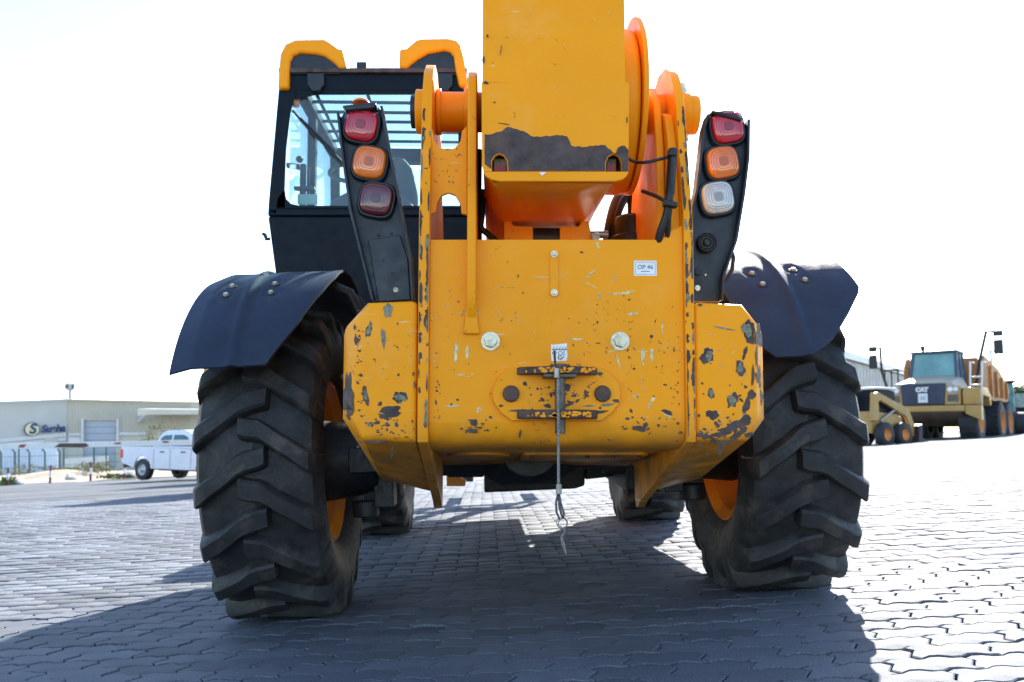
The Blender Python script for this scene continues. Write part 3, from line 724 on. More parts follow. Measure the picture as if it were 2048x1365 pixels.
# wire rope lanyard with its ring
yl = yq - .082
rope = MB(); zA = Z(706, 2.42); zB_ = Z(972, 2.42); xr = X(1115, 2.42)
pts = [(xr - .004, yq - .03, Z(700, 2.44)), (xr - .004, yq - .06, zt_ + .02), (xr - .002, yl, zt_ - .005)] + [(xr + .002 + .001 * math.sin(k), yl, zt_ - .02 + (zB_ - zt_) * k / 10) for k in range(1, 10)] + [(xr + .003, yl, zB_)]
rope.tube(pts, .0036, 8)
lan = rope.build('wire_lanyard', M['rope'], T, smooth=True)
st_ = MB()
for ph in range(3):                          # laid strands
    hel = []
    L_ = zt_ - .02 - zB_
    for k in range(0, 150):
        t = k / 149; a_ = t * 60 + ph * 2.094; hel.append((xr + .0025 + .0028 * math.cos(a_), yl + .0028 * math.sin(a_), zt_ - .02 - L_ * t))
    st_.tube(hel, .0019, 5)
st_.build('rope_strand', M['steel'], lan, smooth=True)
fe = MB(); fe.cyl((xr + .003, yl, Z(1000 - 30, 2.40)), (xr + .003, yl, Z(990, 2.40)), .0085, n=12); fe.cyl((xr - .002, yl, zt_ + .004), (xr - .002, yl, zt_ - .024), .008, n=12); fe.build('crimp_sleeve', M['steel'], lan, bevel=.001)
lp = MB(); g = lambda px_, py_: tuple(at(px_, py_, 3.6 + yl))
lp.tube([g(1116, 988), g(1112, 1005), g(1113, 1025), g(1120, 1040), g(1126, 1036), g(1128, 1028), g(1122, 1008), g(1118, 988)], .0032, 8)
lp.tube([g(1117, 988), g(1118, 1010), g(1123, 1030), g(1127, 1037)], .0032, 8)
lp.build('rope_eye', M['rope'], lan, smooth=True)
rg = MB(); cc = at(1124, 1046, 3.6 + yl)
rg.tube([cc + Vector((.0155 * math.cos(t), .006 * math.sin(t), .0155 * math.sin(t))) for t in [k * 2 * math.pi / 20 for k in range(21)]], .0014, 6)
rg.tube([cc + Vector((.013 * math.cos(t) + .002, .009 * math.cos(t), .0145 * math.sin(t) - .002)) for t in [k * 2 * math.pi / 20 for k in range(21)]], .0014, 6)
rg.build('split_ring', M['steel'], lan, smooth=True)
tl = MB(); tl.tube([g(1122, 1052), g(1121, 1064), g(1127, 1060), g(1130, 1056), g(1129, 1064), g(1122, 1076), g(1124, 1090), g(1131, 1108), g(1133, 1110), g(1129, 1092), g(1124, 1074)], .0016, 6); tl.build('wire_tail', M['steel'], lan, smooth=True)

# --- lamp clusters
def squircle(n, rx_, rz__, p=3.2):
    o = []
    for k in range(n):
        t = 2 * math.pi * k / n; c_, s_ = math.cos(t), math.sin(t)
        o.append((rx_ * math.copysign(abs(c_) ** (2 / p), c_), rz__ * math.copysign(abs(s_) ** (2 / p), s_)))
    return o
def lamp(px_, py_, D, tilt, mat, parent, name):
    c0 = at(px_, py_, D); S = F / D; n = 32
    ca, sa = math.cos(R_(tilt)), math.sin(R_(tilt))
    def ring(r, y):
        return [Vector((c0.x + (x * ca - z * sa), c0.y + y, c0.z + (x * sa + z * ca))) for x, z in squircle(n, r / S, r / S)]
    h = MB(); h.loft([ring(39, .012), ring(38.5, -.004), ring(36, -.010), ring(33.5, -.010), ring(33, -.002)], cap=False); ho = h.build('lamp_housing', M['black'], parent, smooth=True); ho.data.set_sharp_from_angle(angle=R_(40))
    m2 = MB(); m2.loft([ring(33, .0), ring(32.5, -.016), ring(30.5, -.022), ring(27, -.0255), ring(18, -.0285), ring(8, -.0295), ring(.5, -.0297)]); l_ = m2.build(name, mat, ho, smooth=True)
    # moulded concentric ribs inside the lens
    rb = MB()
    for r in (10, 15, 20, 25):
        a_ = ring(r, -.0300 + (r / 30) ** 2 * .004); b_ = ring(r + 1.1, -.0300 + (r / 30) ** 2 * .004)
        n0 = len(a_); rb.add(a_ + b_, [(i, (i + 1) % n0, n0 + (i + 1) % n0, n0 + i) for i in range(n0)])
    rb.build('lens_ribs', M['ribs_' + name.split('_')[0]], ho)
    ib = MB(); ib.loft([ring(9, -.0290), ring(8.5, -.0312), ring(1, -.0314)]); ib.build('lens_centre', M['ribs_' + name.split('_')[0]], ho)
    return l_
def cluster(outline, D, lamps, hood, extras, tilt, flangeL, flangeR):
    mb = MB(); mb.px(outline, D, .012); cb = mb.build('lamp_bracket', M['black'], T, bevel=.003)
    for fl in (flangeL, flangeR):
        m2 = MB(); 
        rings = []
        for (a_, b_) in fl:
            p = at(a_, b_, D); rings.append([p + Vector((-.004, .02, 0)), p + Vector((.004, .02, 0)), p + Vector((.004, -.034, 0)), p + Vector((-.004, -.034, 0))])
        m2.loft(rings); m2.build('bracket_flange', M['black'], cb, bevel=.002)
    for (a_, b_, m_, nm) in lamps: lamp(a_, b_, D - .012, tilt, m_, cb, nm)
    mb = MB(); mb.px(hood, D - .05, .07); mb.build('lamp_visor', M['black'], cb, bevel=.005)
    for (a_, b_, r, m_) in extras:
        c0 = at(a_, b_, D); mb = MB(); mb.cyl(c0, c0 + Vector((0, -.008, 0)), r, r * .85, 16); mb.build('bolt', m_, cb, bevel=.001)
    return cb
CL = cluster([(681, 236), (690, 222), (757, 214), (766, 224), (776, 283), (793, 376), (808, 452), (821, 516), (826, 604), (750, 604), (737, 553), (705, 424), (688, 313)], 2.58,
             [(724, 254, M['redlens'], 'red_lens'), (740, 328, M['amber'], 'amber_lens'), (753.5, 401, M['darkred'], 'dark_red_lens')],
             [(683, 211), (691, 222), (746, 217), (753, 212), (752, 205), (724, 206)],
             [(792, 581, .0105, M['zinc']), (786, 549, .010, M['dark']), (757, 471, .0035, M['ink']), (783, 468, .0035, M['ink']), (767, 523, .0045, M['ink']), (793, 518, .0045, M['ink']), (802, 548, .0045, M['ink'])],
             -10, [(679, 232), (688, 313), (704, 424), (736, 553), (748, 604)], [(765, 220), (776, 283), (794, 376), (809, 452), (822, 516), (827, 604)])
mb = MB(); mb.px([(736, 480), (800, 470), (816, 520), (821, 600), (757, 604), (748, 556)], 2.572, .006); mb.build('bracket_web', M['black'], CL, bevel=.004)
mb = MB(); c0 = at(722, 207, 2.62); mb.lathe([(0, .028), (.006, .026), (.012, .018), (.014, .001)], c=c0, axis='Z', n=24); mb.build('side_marker', M['amber'], CL, smooth=True)
CR = cluster([(1410, 236), (1425, 222), (1478, 232), (1492, 254), (1491, 320), (1482, 395), (1467, 485), (1441, 556), (1438, 604), (1380, 604), (1380, 420), (1389, 384), (1404, 263)], 2.66,
             [(1453, 258, M['redlens'], 'red_lens'), (1443, 328, M['amber'], 'amber_lens'), (1433, 398, M['clear'], 'clear_lens')],
             [(1424, 220), (1426, 226), (1484, 242), (1486, 236), (1470, 228)],
             [(1395, 545, .012, M['dark']), (1410, 551, .004, M['zinc']), (1394, 577, .011, M['zinc'])],
             9, [(1412, 236), (1404, 263), (1390, 384), (1382, 420), (1382, 600)], [(1492, 246), (1491, 320), (1482, 395), (1467, 485), (1441, 558), (1439, 604)])
c0 = at(1412, 487, 2.65)
mb = MB()
for r in (.031, .024, .015): mb.lathe([(-.012, r), (-.016, r - .002), (-.012, r - .004)], c=c0, axis='Y', n=32)
mb.cyl(c0, c0 + Vector((0, -.012, 0)), .031, n=32); mb.cyl(c0, c0 + Vector((0, -.018, 0)), .009, n=16)
mb.build('horn', M['hose'], CR, smooth=False)
mb = MB(); mb.tube([at(1462, 500, 2.72), at(1467, 515, 2.72), at(1464, 540, 2.72), at(1452, 560, 2.72), at(1440, 572, 2.72), at(1430, 600, 2.7)], .007, 8); mb.build('lamp_cable', M['hose'], CR, smooth=True)

# --- hoses and filler
mb = MB()
c0 = at(1263, 500, 3.05); mb.cyl(c0, c0 + Vector((0, 0, .12)), .06, n=32); mb.cyl(c0, c0 + Vector((0, 0, .05)), .072, n=32); mb.build('filler_cap', M['hose'], T, bevel=.008)
mb = MB(); mb.cyl(c0 + Vector((0, 0, .12)), c0 + Vector((0, 0, .125)), .045, n=24); mb.build('filler_cap_label', M['dark'], T)
def hose(pts, r, D=None, name='hose', mat=None):
    mb = MB(); P_ = [Vector(at(*p)) for p in pts]
    # Catmull-Rom
    Q_ = []
    for i in range(len(P_) - 1):
        p0, p1, p2, p3 = P_[max(0, i - 1)], P_[i], P_[i + 1], P_[min(len(P_) - 1, i + 2)]
        for k in range(8):
            t = k / 8; Q_.append(.5 * ((2 * p1) + (-p0 + p2) * t + (2 * p0 - 5 * p1 + 4 * p2 - p3) * t * t + (-p0 + 3 * p1 - 3 * p2 + p3) * t ** 3))
    Q_.append(P_[-1]); mb.tube(Q_, r, 12); return mb.build(name, mat or M['hose'], T, smooth=True)
hose([(1212, 500, 3.1), (1218, 450, 3.1), (1232, 400, 3.15), (1255, 378, 3.2), (1280, 385, 3.2), (1295, 420, 3.15), (1298, 500, 3.1)], .016)
hose([(1222, 500, 3.2), (1230, 440, 3.2), (1250, 395, 3.25), (1262, 400, 3.25), (1264, 440, 3.25), (1264, 500, 3.2)], .018)
hose([(1270, 360, 3.3), (1290, 400, 3.1), (1300, 450, 3.0), (1302, 500, 3.0)], .016)
hose([(1257, 318, 2.42), (1272, 325, 2.5), (1292, 325, 2.47), (1315, 320, 2.48), (1338, 314, 2.49)], .005)
hose([(1346, 298, 2.49), (1345, 330, 2.49), (1342, 370, 2.49), (1339, 395, 2.49), (1333, 430, 2.50), (1321, 465, 2.515), (1312, 505, 2.55)], .0125, name='conduit')
hose([(1346, 300, 2.48), (1344, 340, 2.48), (1341, 400, 2.49), (1337, 440, 2.50), (1334, 490, 2.54)], .008)
hose([(1285, 383, 2.6), (1310, 392, 2.52), (1330, 402, 2.49), (1345, 405, 2.48)], .006)
mb = MB(); mb.px([(1328, 398), (1356, 404), (1356, 414), (1328, 410)], 2.465, .03); mb.build('hose_clamp', M['hose'], T, bevel=.003)
mb = MB(); mb.px([(1338, 296), (1352, 298), (1354, 312), (1338, 310)], 2.465, .03); mb.build('hose_clamp', M['hose'], T, bevel=.003)
for k in range(26):
    pass
mb = MB()
for k in range(30):
    p = at(1345.8 - k * .20, 302 + k * 3.0, 2.49); mb.cyl(p, p + Vector((0, 0, .0022)), .0142, n=12)
mb.build('conduit_ribs', M['hose'], T)
hose([(966, 380, 2.9), (964, 430, 2.9), (962, 455, 2.9), (975, 468, 2.9), (1000, 490, 2.9)], .011)
hose([(958, 300, 3.0), (957, 400, 3.0), (958, 490, 3.0)], .012)

# --- chassis body forward, engine pod, gearbox
mb = MB(); mb.box(XL1 - .02, XL1 + .01, .352, 3.9, .62, 1.08); mb.box(XR0 - .01, XR0 + .02, .352, 3.9, .62, 1.08); mb.box(XL1 + .011, XR0 - .011, .022, 3.9, .615, .655); mb.build('chassis_rail', YC, T, bevel=.004)
mb = MB(); mb.yz([(-.42, 1.08), (-.42, 1.22), (-.25, 1.24), (.3, 1.10), (.34, 1.08)], XL1 + .002, XR0 - .002); mb.build('chassis_deck', M['dark'], T)
mb = MB(); mb.px([(968, 905), (1170, 905), (1170, 972), (1150, 978), (968, 986)], 4.55, .8); mb.px([(893, 905), (968, 905), (968, 955), (893, 955)], 4.6, .7); mb.px([(1170, 905), (1255, 905), (1255, 950), (1170, 960)], 4.6, .7)
mb.px([(1205, 925), (1260, 925), (1262, 948), (1208, 948)], 4.2, .1)
mb.build('gearbox', M['dark'], T, bevel=.012)
mb = MB(); mb.px([(893, 950), (912, 950), (932, 962), (930, 973), (893, 973)], 5.2, .08); mb.build('front_cross_member', M['rim'], T, bevel=.004)
mb = MB(); mb.yz([(.55, .62), (.55, 1.16), (.75, 1.24), (2.0, 1.22), (2.05, .62)], .46, 1.08); mb.build('engine_cover', YC, T, bevel=.03, seg=3)
mb = MB(); mb.yz([(.55, .40), (.55, .60), (1.9, .60), (1.9, .45)], .50, 1.0); mb.build('fuel_tank', M['dark'], T, bevel=.03)
hose([(1420, 700, 3.0), (1430, 760, 3.1), (1425, 850, 3.2)], .012)
# --- cab
DC = 4.05
cb = lambda px_, py_: at(px_, py_, DC)
XC0, XC1 = X(557, DC), X(934, DC); YC0, YC1 = DC - 3.6, 1.75
zr = Z(140, DC)
def bar(mb, p0, p1, wx, wy):
    p0, p1 = Vector(p0), Vector(p1)
    r = lambda p: [p + Vector((-wx, -wy, 0)), p + Vector((wx, -wy, 0)), p + Vector((wx, wy, 0)), p + Vector((-wx, wy, 0))]
    mb.loft([r(p0), r(p1)])
mb = MB()
mb.px([(557, 176), (578, 178), (570, 215), (555, 430), (535, 430), (537, 400)], DC, .07)      # rear left pillar
mb.px([(914, 176), (934, 176), (940, 430), (920, 430)], DC, .07)
mb.px([(557, 140), (934, 140), (934, 182), (557, 182)], DC, .06)                            # header
mb.px([(536, 416), (940, 416), (940, 432), (535, 432)], DC, .06)
cf = mb.build('cab_frame', M['cabpaint'], T, bevel=.008)
mb = MB()
for (x, x2) in ((XC0 + .03, XC0 + .0), (XC1 - .03, XC1 - .0)):
    bar(mb, (x, YC1, 1.75), (x, YC1 - .12, zr - .02), .028, .028)
    bar(mb, (x, .95, 1.0), (x, .95, zr - .02), .022, .03)
    mb.box(x - .03, x + .03, YC0 + .07, YC1 - .1, zr - .07, zr - .01)
mb.box(XC0 + .06, XC1 - .06, 1.56, 1.66, zr - .10, zr - .02); mb.box(XC0 + .06, XC1 - .06, .52, .60, zr - .05, zr)
mb.box(XC0 + .06, XC1 - .06, 1.70, 1.76, 1.30, 1.40)
mb.build('cab_pillars', M['cabpaint'], T, bevel=.006)
mb = MB()                                                                                     # lower cab shell
lo = [(535, 432), (940, 432), (940, 640), (600, 640), (562, 600), (550, 545)]
mb.px(lo, DC + .004, .05); mb.build('cab_rear_panel', M['cabpaint'], T, bevel=.012)
mb = MB(); mb.box(XC0 + .0, XC0 + .04, YC0 + .06, YC1, .80, 1.35); mb.box(XC1 - .04, XC1, YC0 + .06, YC1, .80, 1.5); mb.box(XC0 + .041, XC1 - .041, YC0 + .06, YC1, .76, .82); mb.box(XC0 + .041, XC1 - .041, YC1 - .04, YC1, .821, 1.30)
mb.build('cab_shell', M['cabpaint'], T, bevel=.01)
mb = MB(); mb.px([(572, 183), (922, 183), (922, 414), (556, 414)], DC + .01, .006); mb.build('rear_window', M['glass'], T)
mb = MB()                                                                                     # printed black border of the glass
for pts in ([(566, 180), (600, 180), (588, 200), (581, 225), (572, 300), (569, 380), (570, 416), (553, 416), (556, 340)], [(569, 380), (572, 398), (582, 408), (600, 412), (922, 412), (922, 417), (553, 417), (553, 400)], [(590, 181), (922, 181), (922, 186), (700, 186), (640, 188), (605, 196), (590, 200)]):
    mb.px(pts, DC - .001, .004)
mb.build('window_border', M['cabpaint'], T)
mb = MB(); mb.box(XC0 + .06, XC1 - .06, YC1 - .01, YC1 - .004, 1.40, zr - .1); mb.build('windscreen', M['glass'], T)
mb = MB(); mb.box(XC0 + .005, XC0 + .010, YC0 + .08, YC1 - .05, 1.36, zr - .08); mb.build('door_window', M['glass'], T)
mb = MB()
for k, D_ in enumerate((4.40, 4.54, 4.68, 4.84, 5.0)): mb.cyl((XC0 + .06, D_ - 3.6, zr - .035), (XC1 - .06, D_ - 3.6, zr - .035), .009, n=10)
for px_ in (640, 740, 850): mb.cyl((X(px_, 4.5), .60, zr - .055), (X(px_, 4.5), 1.56, zr - .055), .009, n=10)
mb.build('roof_guard', M['cabpaint'], T, smooth=True)
mb = MB(); mb.box(XC0 + .06, XC1 - .06, .60, 1.56, zr - .012, zr - .004); mb.build('roof_glass', M['glass'], T)
def cap(pts_o, pts_i, fill):
    mb = MB(); A_ = [at(a_, b_, DC - .03) for a_, b_ in pts_o] + [at(a_, b_, DC - .03) for a_, b_ in pts_i]
    n_ = len(pts_o); m_ = len(pts_i)
    # outer outline + inner outline as strips
    O = [at(a_, b_, DC - .03) for a_, b_ in pts_o]; I = [at(a_, b_, DC - .03) for a_, b_ in pts_i]
    rings = []
    for o_, i_ in zip(O, I):
        d_ = Vector((0, .26, 0)); rings.append([o_, i_, i_ + d_, o_ + d_])
    mb.loft(rings); c = mb.build('roof_rail_cap', YC, T)
    bv = c.modifiers.new('bevel', 'BEVEL'); bv.width = .014; bv.segments = 3; bv.limit_method = 'ANGLE'; bv.angle_limit = R_(50)
    for p in c.data.polygons: p.use_smooth = True
    c.data.set_sharp_from_angle(angle=R_(40))
    m2 = MB(); m2.px(fill, DC - .012, .14); m2.build('rail_infill', M['black'], c)
cap([(555, 177), (557, 140), (560, 108), (570, 88), (590, 79), (648, 78), (660, 85), (676, 97), (686, 98), (693, 136)],
    [(577, 177), (578, 145), (580, 122), (586, 110), (600, 105), (630, 107), (648, 111), (658, 118), (668, 125), (678, 136)], [(577, 148), (578, 130), (584, 112), (600, 104), (630, 106), (650, 111), (680, 137), (680, 148)])
cap([(798, 136), (799, 97), (812, 97), (832, 80), (842, 77), (895, 76), (913, 80), (922, 90), (929, 120), (936, 173)][::-1],
    [(813, 136), (824, 126), (835, 118), (845, 112), (856, 106), (888, 100), (900, 103), (907, 112), (911, 140), (918, 172)][::-1], [(812, 144), (812, 137), (845, 111), (856, 105), (888, 99), (902, 103), (909, 115), (914, 150)])
mb = MB(); mb.px([(713, 124), (733, 124), (733, 141), (713, 141)], DC + .02, .05); mb.build('roof_tab', M['black'], T, bevel=.003)
mb = MB(); mb.px([(557, 136), (934, 136), (934, 145), (557, 145)], DC - .02, .2); mb.build('roof_edge', M['bare'], T, bevel=.003)
for px_ in (631, 888):
    mb = MB(); mb.px([(px_ - 17, 147), (px_ + 17, 147), (px_ + 17, 168), (px_ + 7, 182), (px_ - 7, 182), (px_ - 16, 168)], DC - .03, .03); hg = mb.build('window_hinge', M['black'], T, bevel=.004)
mb = MB(); mb.tube([at(585, 221, DC - .02), at(620, 262, DC - .03), at(690, 330, DC - .03), at(745, 380, DC - .02)], .006, 8); mb.tube([at(600, 238, DC - .02), at(668, 306, DC - .02)], .009, 6); mb.build('wiper', M['hose'], T)
mb = MB(); mb.tube([at(540, 478, DC), at(533, 479, DC), at(530, 470, DC), at(525, 468, DC)], .009, 8); mb.build('door_catch', M['hose'], T, smooth=True)
# interior
mb = MB(); mb.px([(660, 470), (657, 400), (700, 378), (790, 378), (840, 420), (840, 470)], 4.35, .5); mb.build('seat_base', M['seat'], T, bevel=.03, seg=3)
mb = MB(); mb.px([(755, 440), (748, 375), (758, 335), (780, 312), (806, 312), (824, 335), (834, 385), (836, 440)], 4.5, .10); mb.build('seat_backrest', M['seat'], T, bevel=.03, seg=3)
mb = MB(); mb.cyl(at(605, 415, 4.2), at(607, 330, 4.2), .016); mb.cyl(at(616, 400, 4.2), at(618, 335, 4.2), .006); mb.px([(588, 373), (628, 373), (630, 379), (588, 379)], 4.18, .03)
mb.lathe([(-.018, .004), (-.012, .014), (0, .019), (.012, .014), (.018, .004)], c=at(599, 319, 4.18), axis='Z', n=16); mb.build('control_lever', M['hose'], T, smooth=False)
mb = MB(); mb.px([(595, 389), (635, 389), (635, 409), (595, 409)], 4.14, .004); mb.build('hanging_card', pmat('grey_green_card', (.25, .38, .36), .6, var=.1), T)
mb = MB(); mb.px([(572, 325), (600, 328), (600, 338), (572, 334)], 4.3, .03); mb.build('door_handle', M['hose'], T, bevel=.004)
mb = MB(); mb.cyl(at(730, 360, 5.2), at(735, 420, 5.0), .03); 
sw = at(722, 345, 5.1); mb.tube([sw + Vector((.19 * math.cos(t), .08 * math.sin(t), .17 * math.sin(t) * .5)) for t in [k * 2 * math.pi / 24 for k in range(25)]], .014, 8); mb.build('steering_wheel', M['hose'], T, smooth=True)

# --- paint chips (real wear with its own shape, thin on the surface)
rc = random.Random(11)
def blob(cx, cy, w_, h_, rot=0, n=22, rough=.28):
    ph = [rc.uniform(0, 6.28) for _ in range(5)]
    o = []
    for k in range(n):
        t = 2 * math.pi * k / n
        r = 1 + rough * (.5 * math.sin(2 * t + ph[0]) + .4 * math.sin(3 * t + ph[1]) + .35 * math.sin(5 * t + ph[2]) + .3 * math.sin(9 * t + ph[3])) + rc.uniform(-.1, .1)
        x, y = w_ / 2 * r * math.cos(t), h_ / 2 * r * math.sin(t)
        c_, s_ = math.cos(R_(rot)), math.sin(R_(rot)); o.append((cx + x * c_ - y * s_, cy + x * s_ + y * c_))
    return o
def chips(name, lst, D, mat, parent, off=.0006):
    mb = MB()
    for it in lst:
        cx, cy, w_, h_ = it[:4]; rot = it[4] if len(it) > 4 else 0
        jt = rc.uniform(0, .0004)
        pts = [at(a_, b_, D - off - jt) for a_, b_ in blob(cx, cy, w_, h_, rot)]
        mb.prism(pts, (0, off * .8, 0))
    o = mb.build(name, mat, parent); o['kind'] = 'stuff'; return o
DW = 3.6 - 1.098
M['scuff'] = pmat('scuffed_pale_paint_fine', (.66, .46, .16), .6, var=.4, vs=70)
dk_l = [(738, 660, 12, 30, 10), (782, 823, 42, 22, -10), (770, 832, 24, 14), (754, 846, 12, 8), (775, 850, 10, 8), (793, 850, 7, 10), (731, 792, 12, 36, -12), (800, 795, 30, 22, 20), (750, 884, 56, 6), (741, 849, 12, 9), (711, 680, 5, 22), (709, 655, 4, 12), (797, 750, 5, 6), (830, 770, 4, 14), (827, 748, 4, 8), (760, 808, 8, 10), (784, 905, 4, 24, 10)]
dk_r = [(1414, 712, 26, 30), (1498, 665, 26, 44, -15), (1481, 737, 20, 30, -10), (1422, 787, 12, 22), (1466, 800, 20, 30, 10), (1425, 830, 24, 20), (1452, 862, 30, 14, -10), (1470, 852, 40, 16, -25), (1490, 842, 26, 22), (1405, 872, 26, 6), (1436, 870, 34, 8), (1400, 610, 9, 5), (1493, 812, 14, 30, 10), (1503, 790, 16, 22), (1478, 868, 36, 12, -30), (1498, 870, 18, 10), (1452, 886, 40, 8, -15), (1440, 900, 8, 26, 10), (1506, 752, 6, 40), (1490, 706, 8, 26, 20)]
pr_l = [(776, 621, 20, 26, 25), (738, 660, 8, 22, 10), (767, 676, 10, 34), (801, 796, 22, 14, 20), (731, 790, 6, 22, -12), (739, 850, 9, 6)]
pr_r = [(1494, 660, 18, 30, -15), (1481, 735, 12, 20), (1423, 787, 8, 18), (1464, 801, 15, 22), (1418, 712, 14, 20), (1448, 657, 40, 4, 10)]
chips('chipped_paint', dk_l, DW, M['bare'], CWL); chips('chipped_paint', dk_r, DW, M['bare'], CWR)
chips('exposed_primer', pr_l, DW, M['primer'], CWL, .0011); chips('exposed_primer', pr_r, DW, M['primer'], CWR, .0011)
# clusters of small chips where the plates take knocks
def cluster_chips(cx, cy, sx_, sy_, n, smax, D, mat, parent, off=.0008):
    L_ = [(rc.gauss(cx, sx_), rc.gauss(cy, sy_), rc.uniform(.25, 1) ** 2 * smax + 1.5, rc.uniform(.25, 1) ** 2 * smax * .7 + 1.2, rc.uniform(-50, 50)) for _ in range(n)]
    L_ = [q for q in L_ if (q[0] < 830 and q[0] > 714) or 865 < q[0] < 1368 or (1395 < q[0] < 1498)]
    chips('small_chips', L_, D, mat, parent, off)
for a_ in ((1450, 858, 28, 16, 46, 13), (1482, 820, 12, 40, 26, 9), (1410, 800, 8, 60, 10, 6), (1405, 880, 10, 12, 14, 9)): cluster_chips(*a_, DW, M['bare'], CWR)
for a_ in ((770, 838, 30, 16, 18, 8), (716, 700, 1.5, 60, 22, 7), (800, 870, 22, 10, 14, 6), (726, 800, 8, 24, 8, 7)): cluster_chips(*a_, DW, M['bare'], CWL)
for a_ in ((950, 852, 26, 8, 14, 7), (1285, 850, 26, 10, 16, 7), (1355, 780, 6, 60, 16, 6), (874, 800, 4, 50, 14, 5), (1250, 800, 30, 30, 10, 4), (1000, 720, 60, 60, 14, 3), (1220, 640, 80, 60, 12, 3)): cluster_chips(*a_, 3.6 + YP, M['bare'], rp)
for a_ in ((1100, 790, 40, 18, 30, 6), (1150, 775, 30, 20, 16, 6)): cluster_chips(*a_, DH - .018, M['bare'], rp)
mb = MB()                                          # paint left on the rusty jaws
for z_ in (zt_ + .001, zl_):
    for k in range(30):
        x_ = hx + rc.uniform(-.10, .10); q_ = abs(x_ - hx)
        yy2 = yq - (.0745 if q_ < .02 else (.0745 - (q_ - .02) / .03 * .010 if q_ < .05 else .0645 - (q_ - .05) / .055 * .042))
        w_ = rc.uniform(.003, .011); h_ = rc.uniform(.002, .006); zc_ = z_ + rc.uniform(-.006, .006)
        mb.prism([(x_ + w_ * math.cos(t), yy2, zc_ + h_ * math.sin(t)) for t in [j * math.pi / 4 for j in range(8)]], (0, .0012, 0))
o = mb.build('paint_remnant', M['yellow_clean'], rp); o['kind'] = 'stuff'
# big outer facet patches of the two counterweights
def facet_chips(lst, sx, parent):
    mb = MB()
    for (z_, t_, w_, h_) in lst:                    # t_ 0..1 across the chamfer facet
        ph = rc.uniform(0, 6)
        pts = []
        for k in range(20):
            a_ = 2 * math.pi * k / 20; r = 1 + .25 * math.sin(3 * a_ + ph) + .15 * math.sin(7 * a_) + rc.uniform(-.08, .08)
            t = min(.97, max(.03, t_ + w_ * r * math.cos(a_)))
            x = -.572 - .043 * t; y = -1.098 + .068 * t; nx_, ny_ = -.845, -.535
            p = Vector((x + nx_ * .0009, y + ny_ * .0009, z_ + h_ * r * math.sin(a_)))
            if sx > 0: p.x = .046 - p.x
            pts.append(p)
        d_ = Vector((.0005 * -sx * -1, .0004, 0))
        mb.prism(pts, (0.0005 if sx < 0 else -.0005, .0004, 0))
    o = mb.build('chipped_paint', M['bare'], parent); o['kind'] = 'stuff'
facet_chips([(.805, .55, .5, .055), (.755, .4, .3, .02)], -1, CWL); facet_chips([(.985, .5, .45, .035), (.86, .4, .3, .03), (.80, .7, .2, .02), (.92, .2, .12, .04)], 1, CWR)
DPn = 3.6 + YP
pan = [(948, 845, 18, 12, 10), (944, 862, 26, 8, 5), (960, 856, 8, 5), (1278, 858, 30, 10, 8), (1290, 852, 8, 16, 20), (981, 835, 8, 5), (1255, 838, 10, 5), (1040, 868, 4, 18, 15), (1335, 825, 26, 8, 20), (1262, 822, 6, 8), (1195, 645, 4, 6), (1258, 600, 5, 4), (915, 800, 5, 5), (872, 805, 4, 10), (1218, 880, 6, 4), (1330, 770, 8, 4, 20), (975, 861, 6, 4), (1348, 700, 3, 10), (1163, 505, 7, 4), (1258, 715, 4, 5), (1268, 738, 5, 5)]
chips('chipped_paint', pan, DPn, M['bare'], rp)
lt = [(1195, 491, 5, 16, -20), (1183, 546, 14, 5, -30), (1176, 553, 6, 5), (1240, 587, 44, 4, -6), (1258, 585, 24, 5, -10), (1198, 592, 5, 16, 15), (1155, 679, 22, 5), (1225, 702, 22, 3, -25), (1236, 722, 4, 26, -15), (1265, 628, 24, 5, -10), (938, 625, 40, 3, -8), (956, 624, 10, 6, -20), (1085, 555, 50, 1.4, 3), (1118, 556, 30, 1.2, -2), (1232, 553, 16, 1.6, -20), (1227, 562, 2, 14, 25), (1272, 792, 16, 4, -15), (958, 820, 10, 10, 40), (905, 812, 30, 5), (1305, 800, 14, 6, -30), (1300, 812, 6, 12, 20), (912, 705, 8, 40), (934, 706, 6, 30), (1286, 712, 8, 30), (1304, 710, 7, 28), (923, 750, 14, 4), (1335, 832, 20, 4, 25), (1040, 640, 2, 10), (1325, 655, 3, 22), (944, 748, 3, 3), (1172, 566, 10, 1.5, 40)]
m_l = pmat('scuffed_pale_paint', (.62, .50, .24), .6, var=.4, vs=70)
chips('scuff_marks', lt, DPn, m_l, rp, .0009)
hc = [(1050, 768, 10, 8), (1075, 778, 6, 5), (1085, 800, 9, 8), (1095, 812, 16, 8), (1102, 790, 6, 10), (1135, 775, 12, 18), (1148, 792, 10, 6), (1172, 788, 9, 14), (1140, 808, 18, 8, -20), (1200, 748, 10, 8), (1062, 790, 4, 4), (1125, 815, 10, 10), (1098, 775, 5, 5), (1155, 802, 10, 6, -30), (1050, 822, 60, 6), (1190, 826, 50, 8, -5), (1002, 812, 8, 6), (1232, 802, 12, 8)]
chips('chipped_paint', hc, DH - .018, M['bare'], rp)
chips('exposed_primer', [(1178, 812, 26, 4), (1215, 810, 26, 6, -10)], DH - .018, M['primer'], rp)
sl = [(rc.uniform(870, 1365), rc.uniform(500, 860), rc.uniform(8, 38), rc.uniform(.7, 1.5), rc.choice((rc.uniform(-35, 35), rc.uniform(70, 110)))) for _ in range(26)]
chips('fine_scratches', sl, DPn, M['scuff'], rp, .0007)
for (xa_, xb_, par_) in ((720, 825, CWL), (1395, 1490, CWR)):
    chips('fine_scratches', [(rc.uniform(xa_, xb_), rc.uniform(620, 870), rc.uniform(6, 26), rc.uniform(.7, 1.4), rc.uniform(-60, 60)) for _ in range(16)], DW, M['scuff'], par_, .0007)
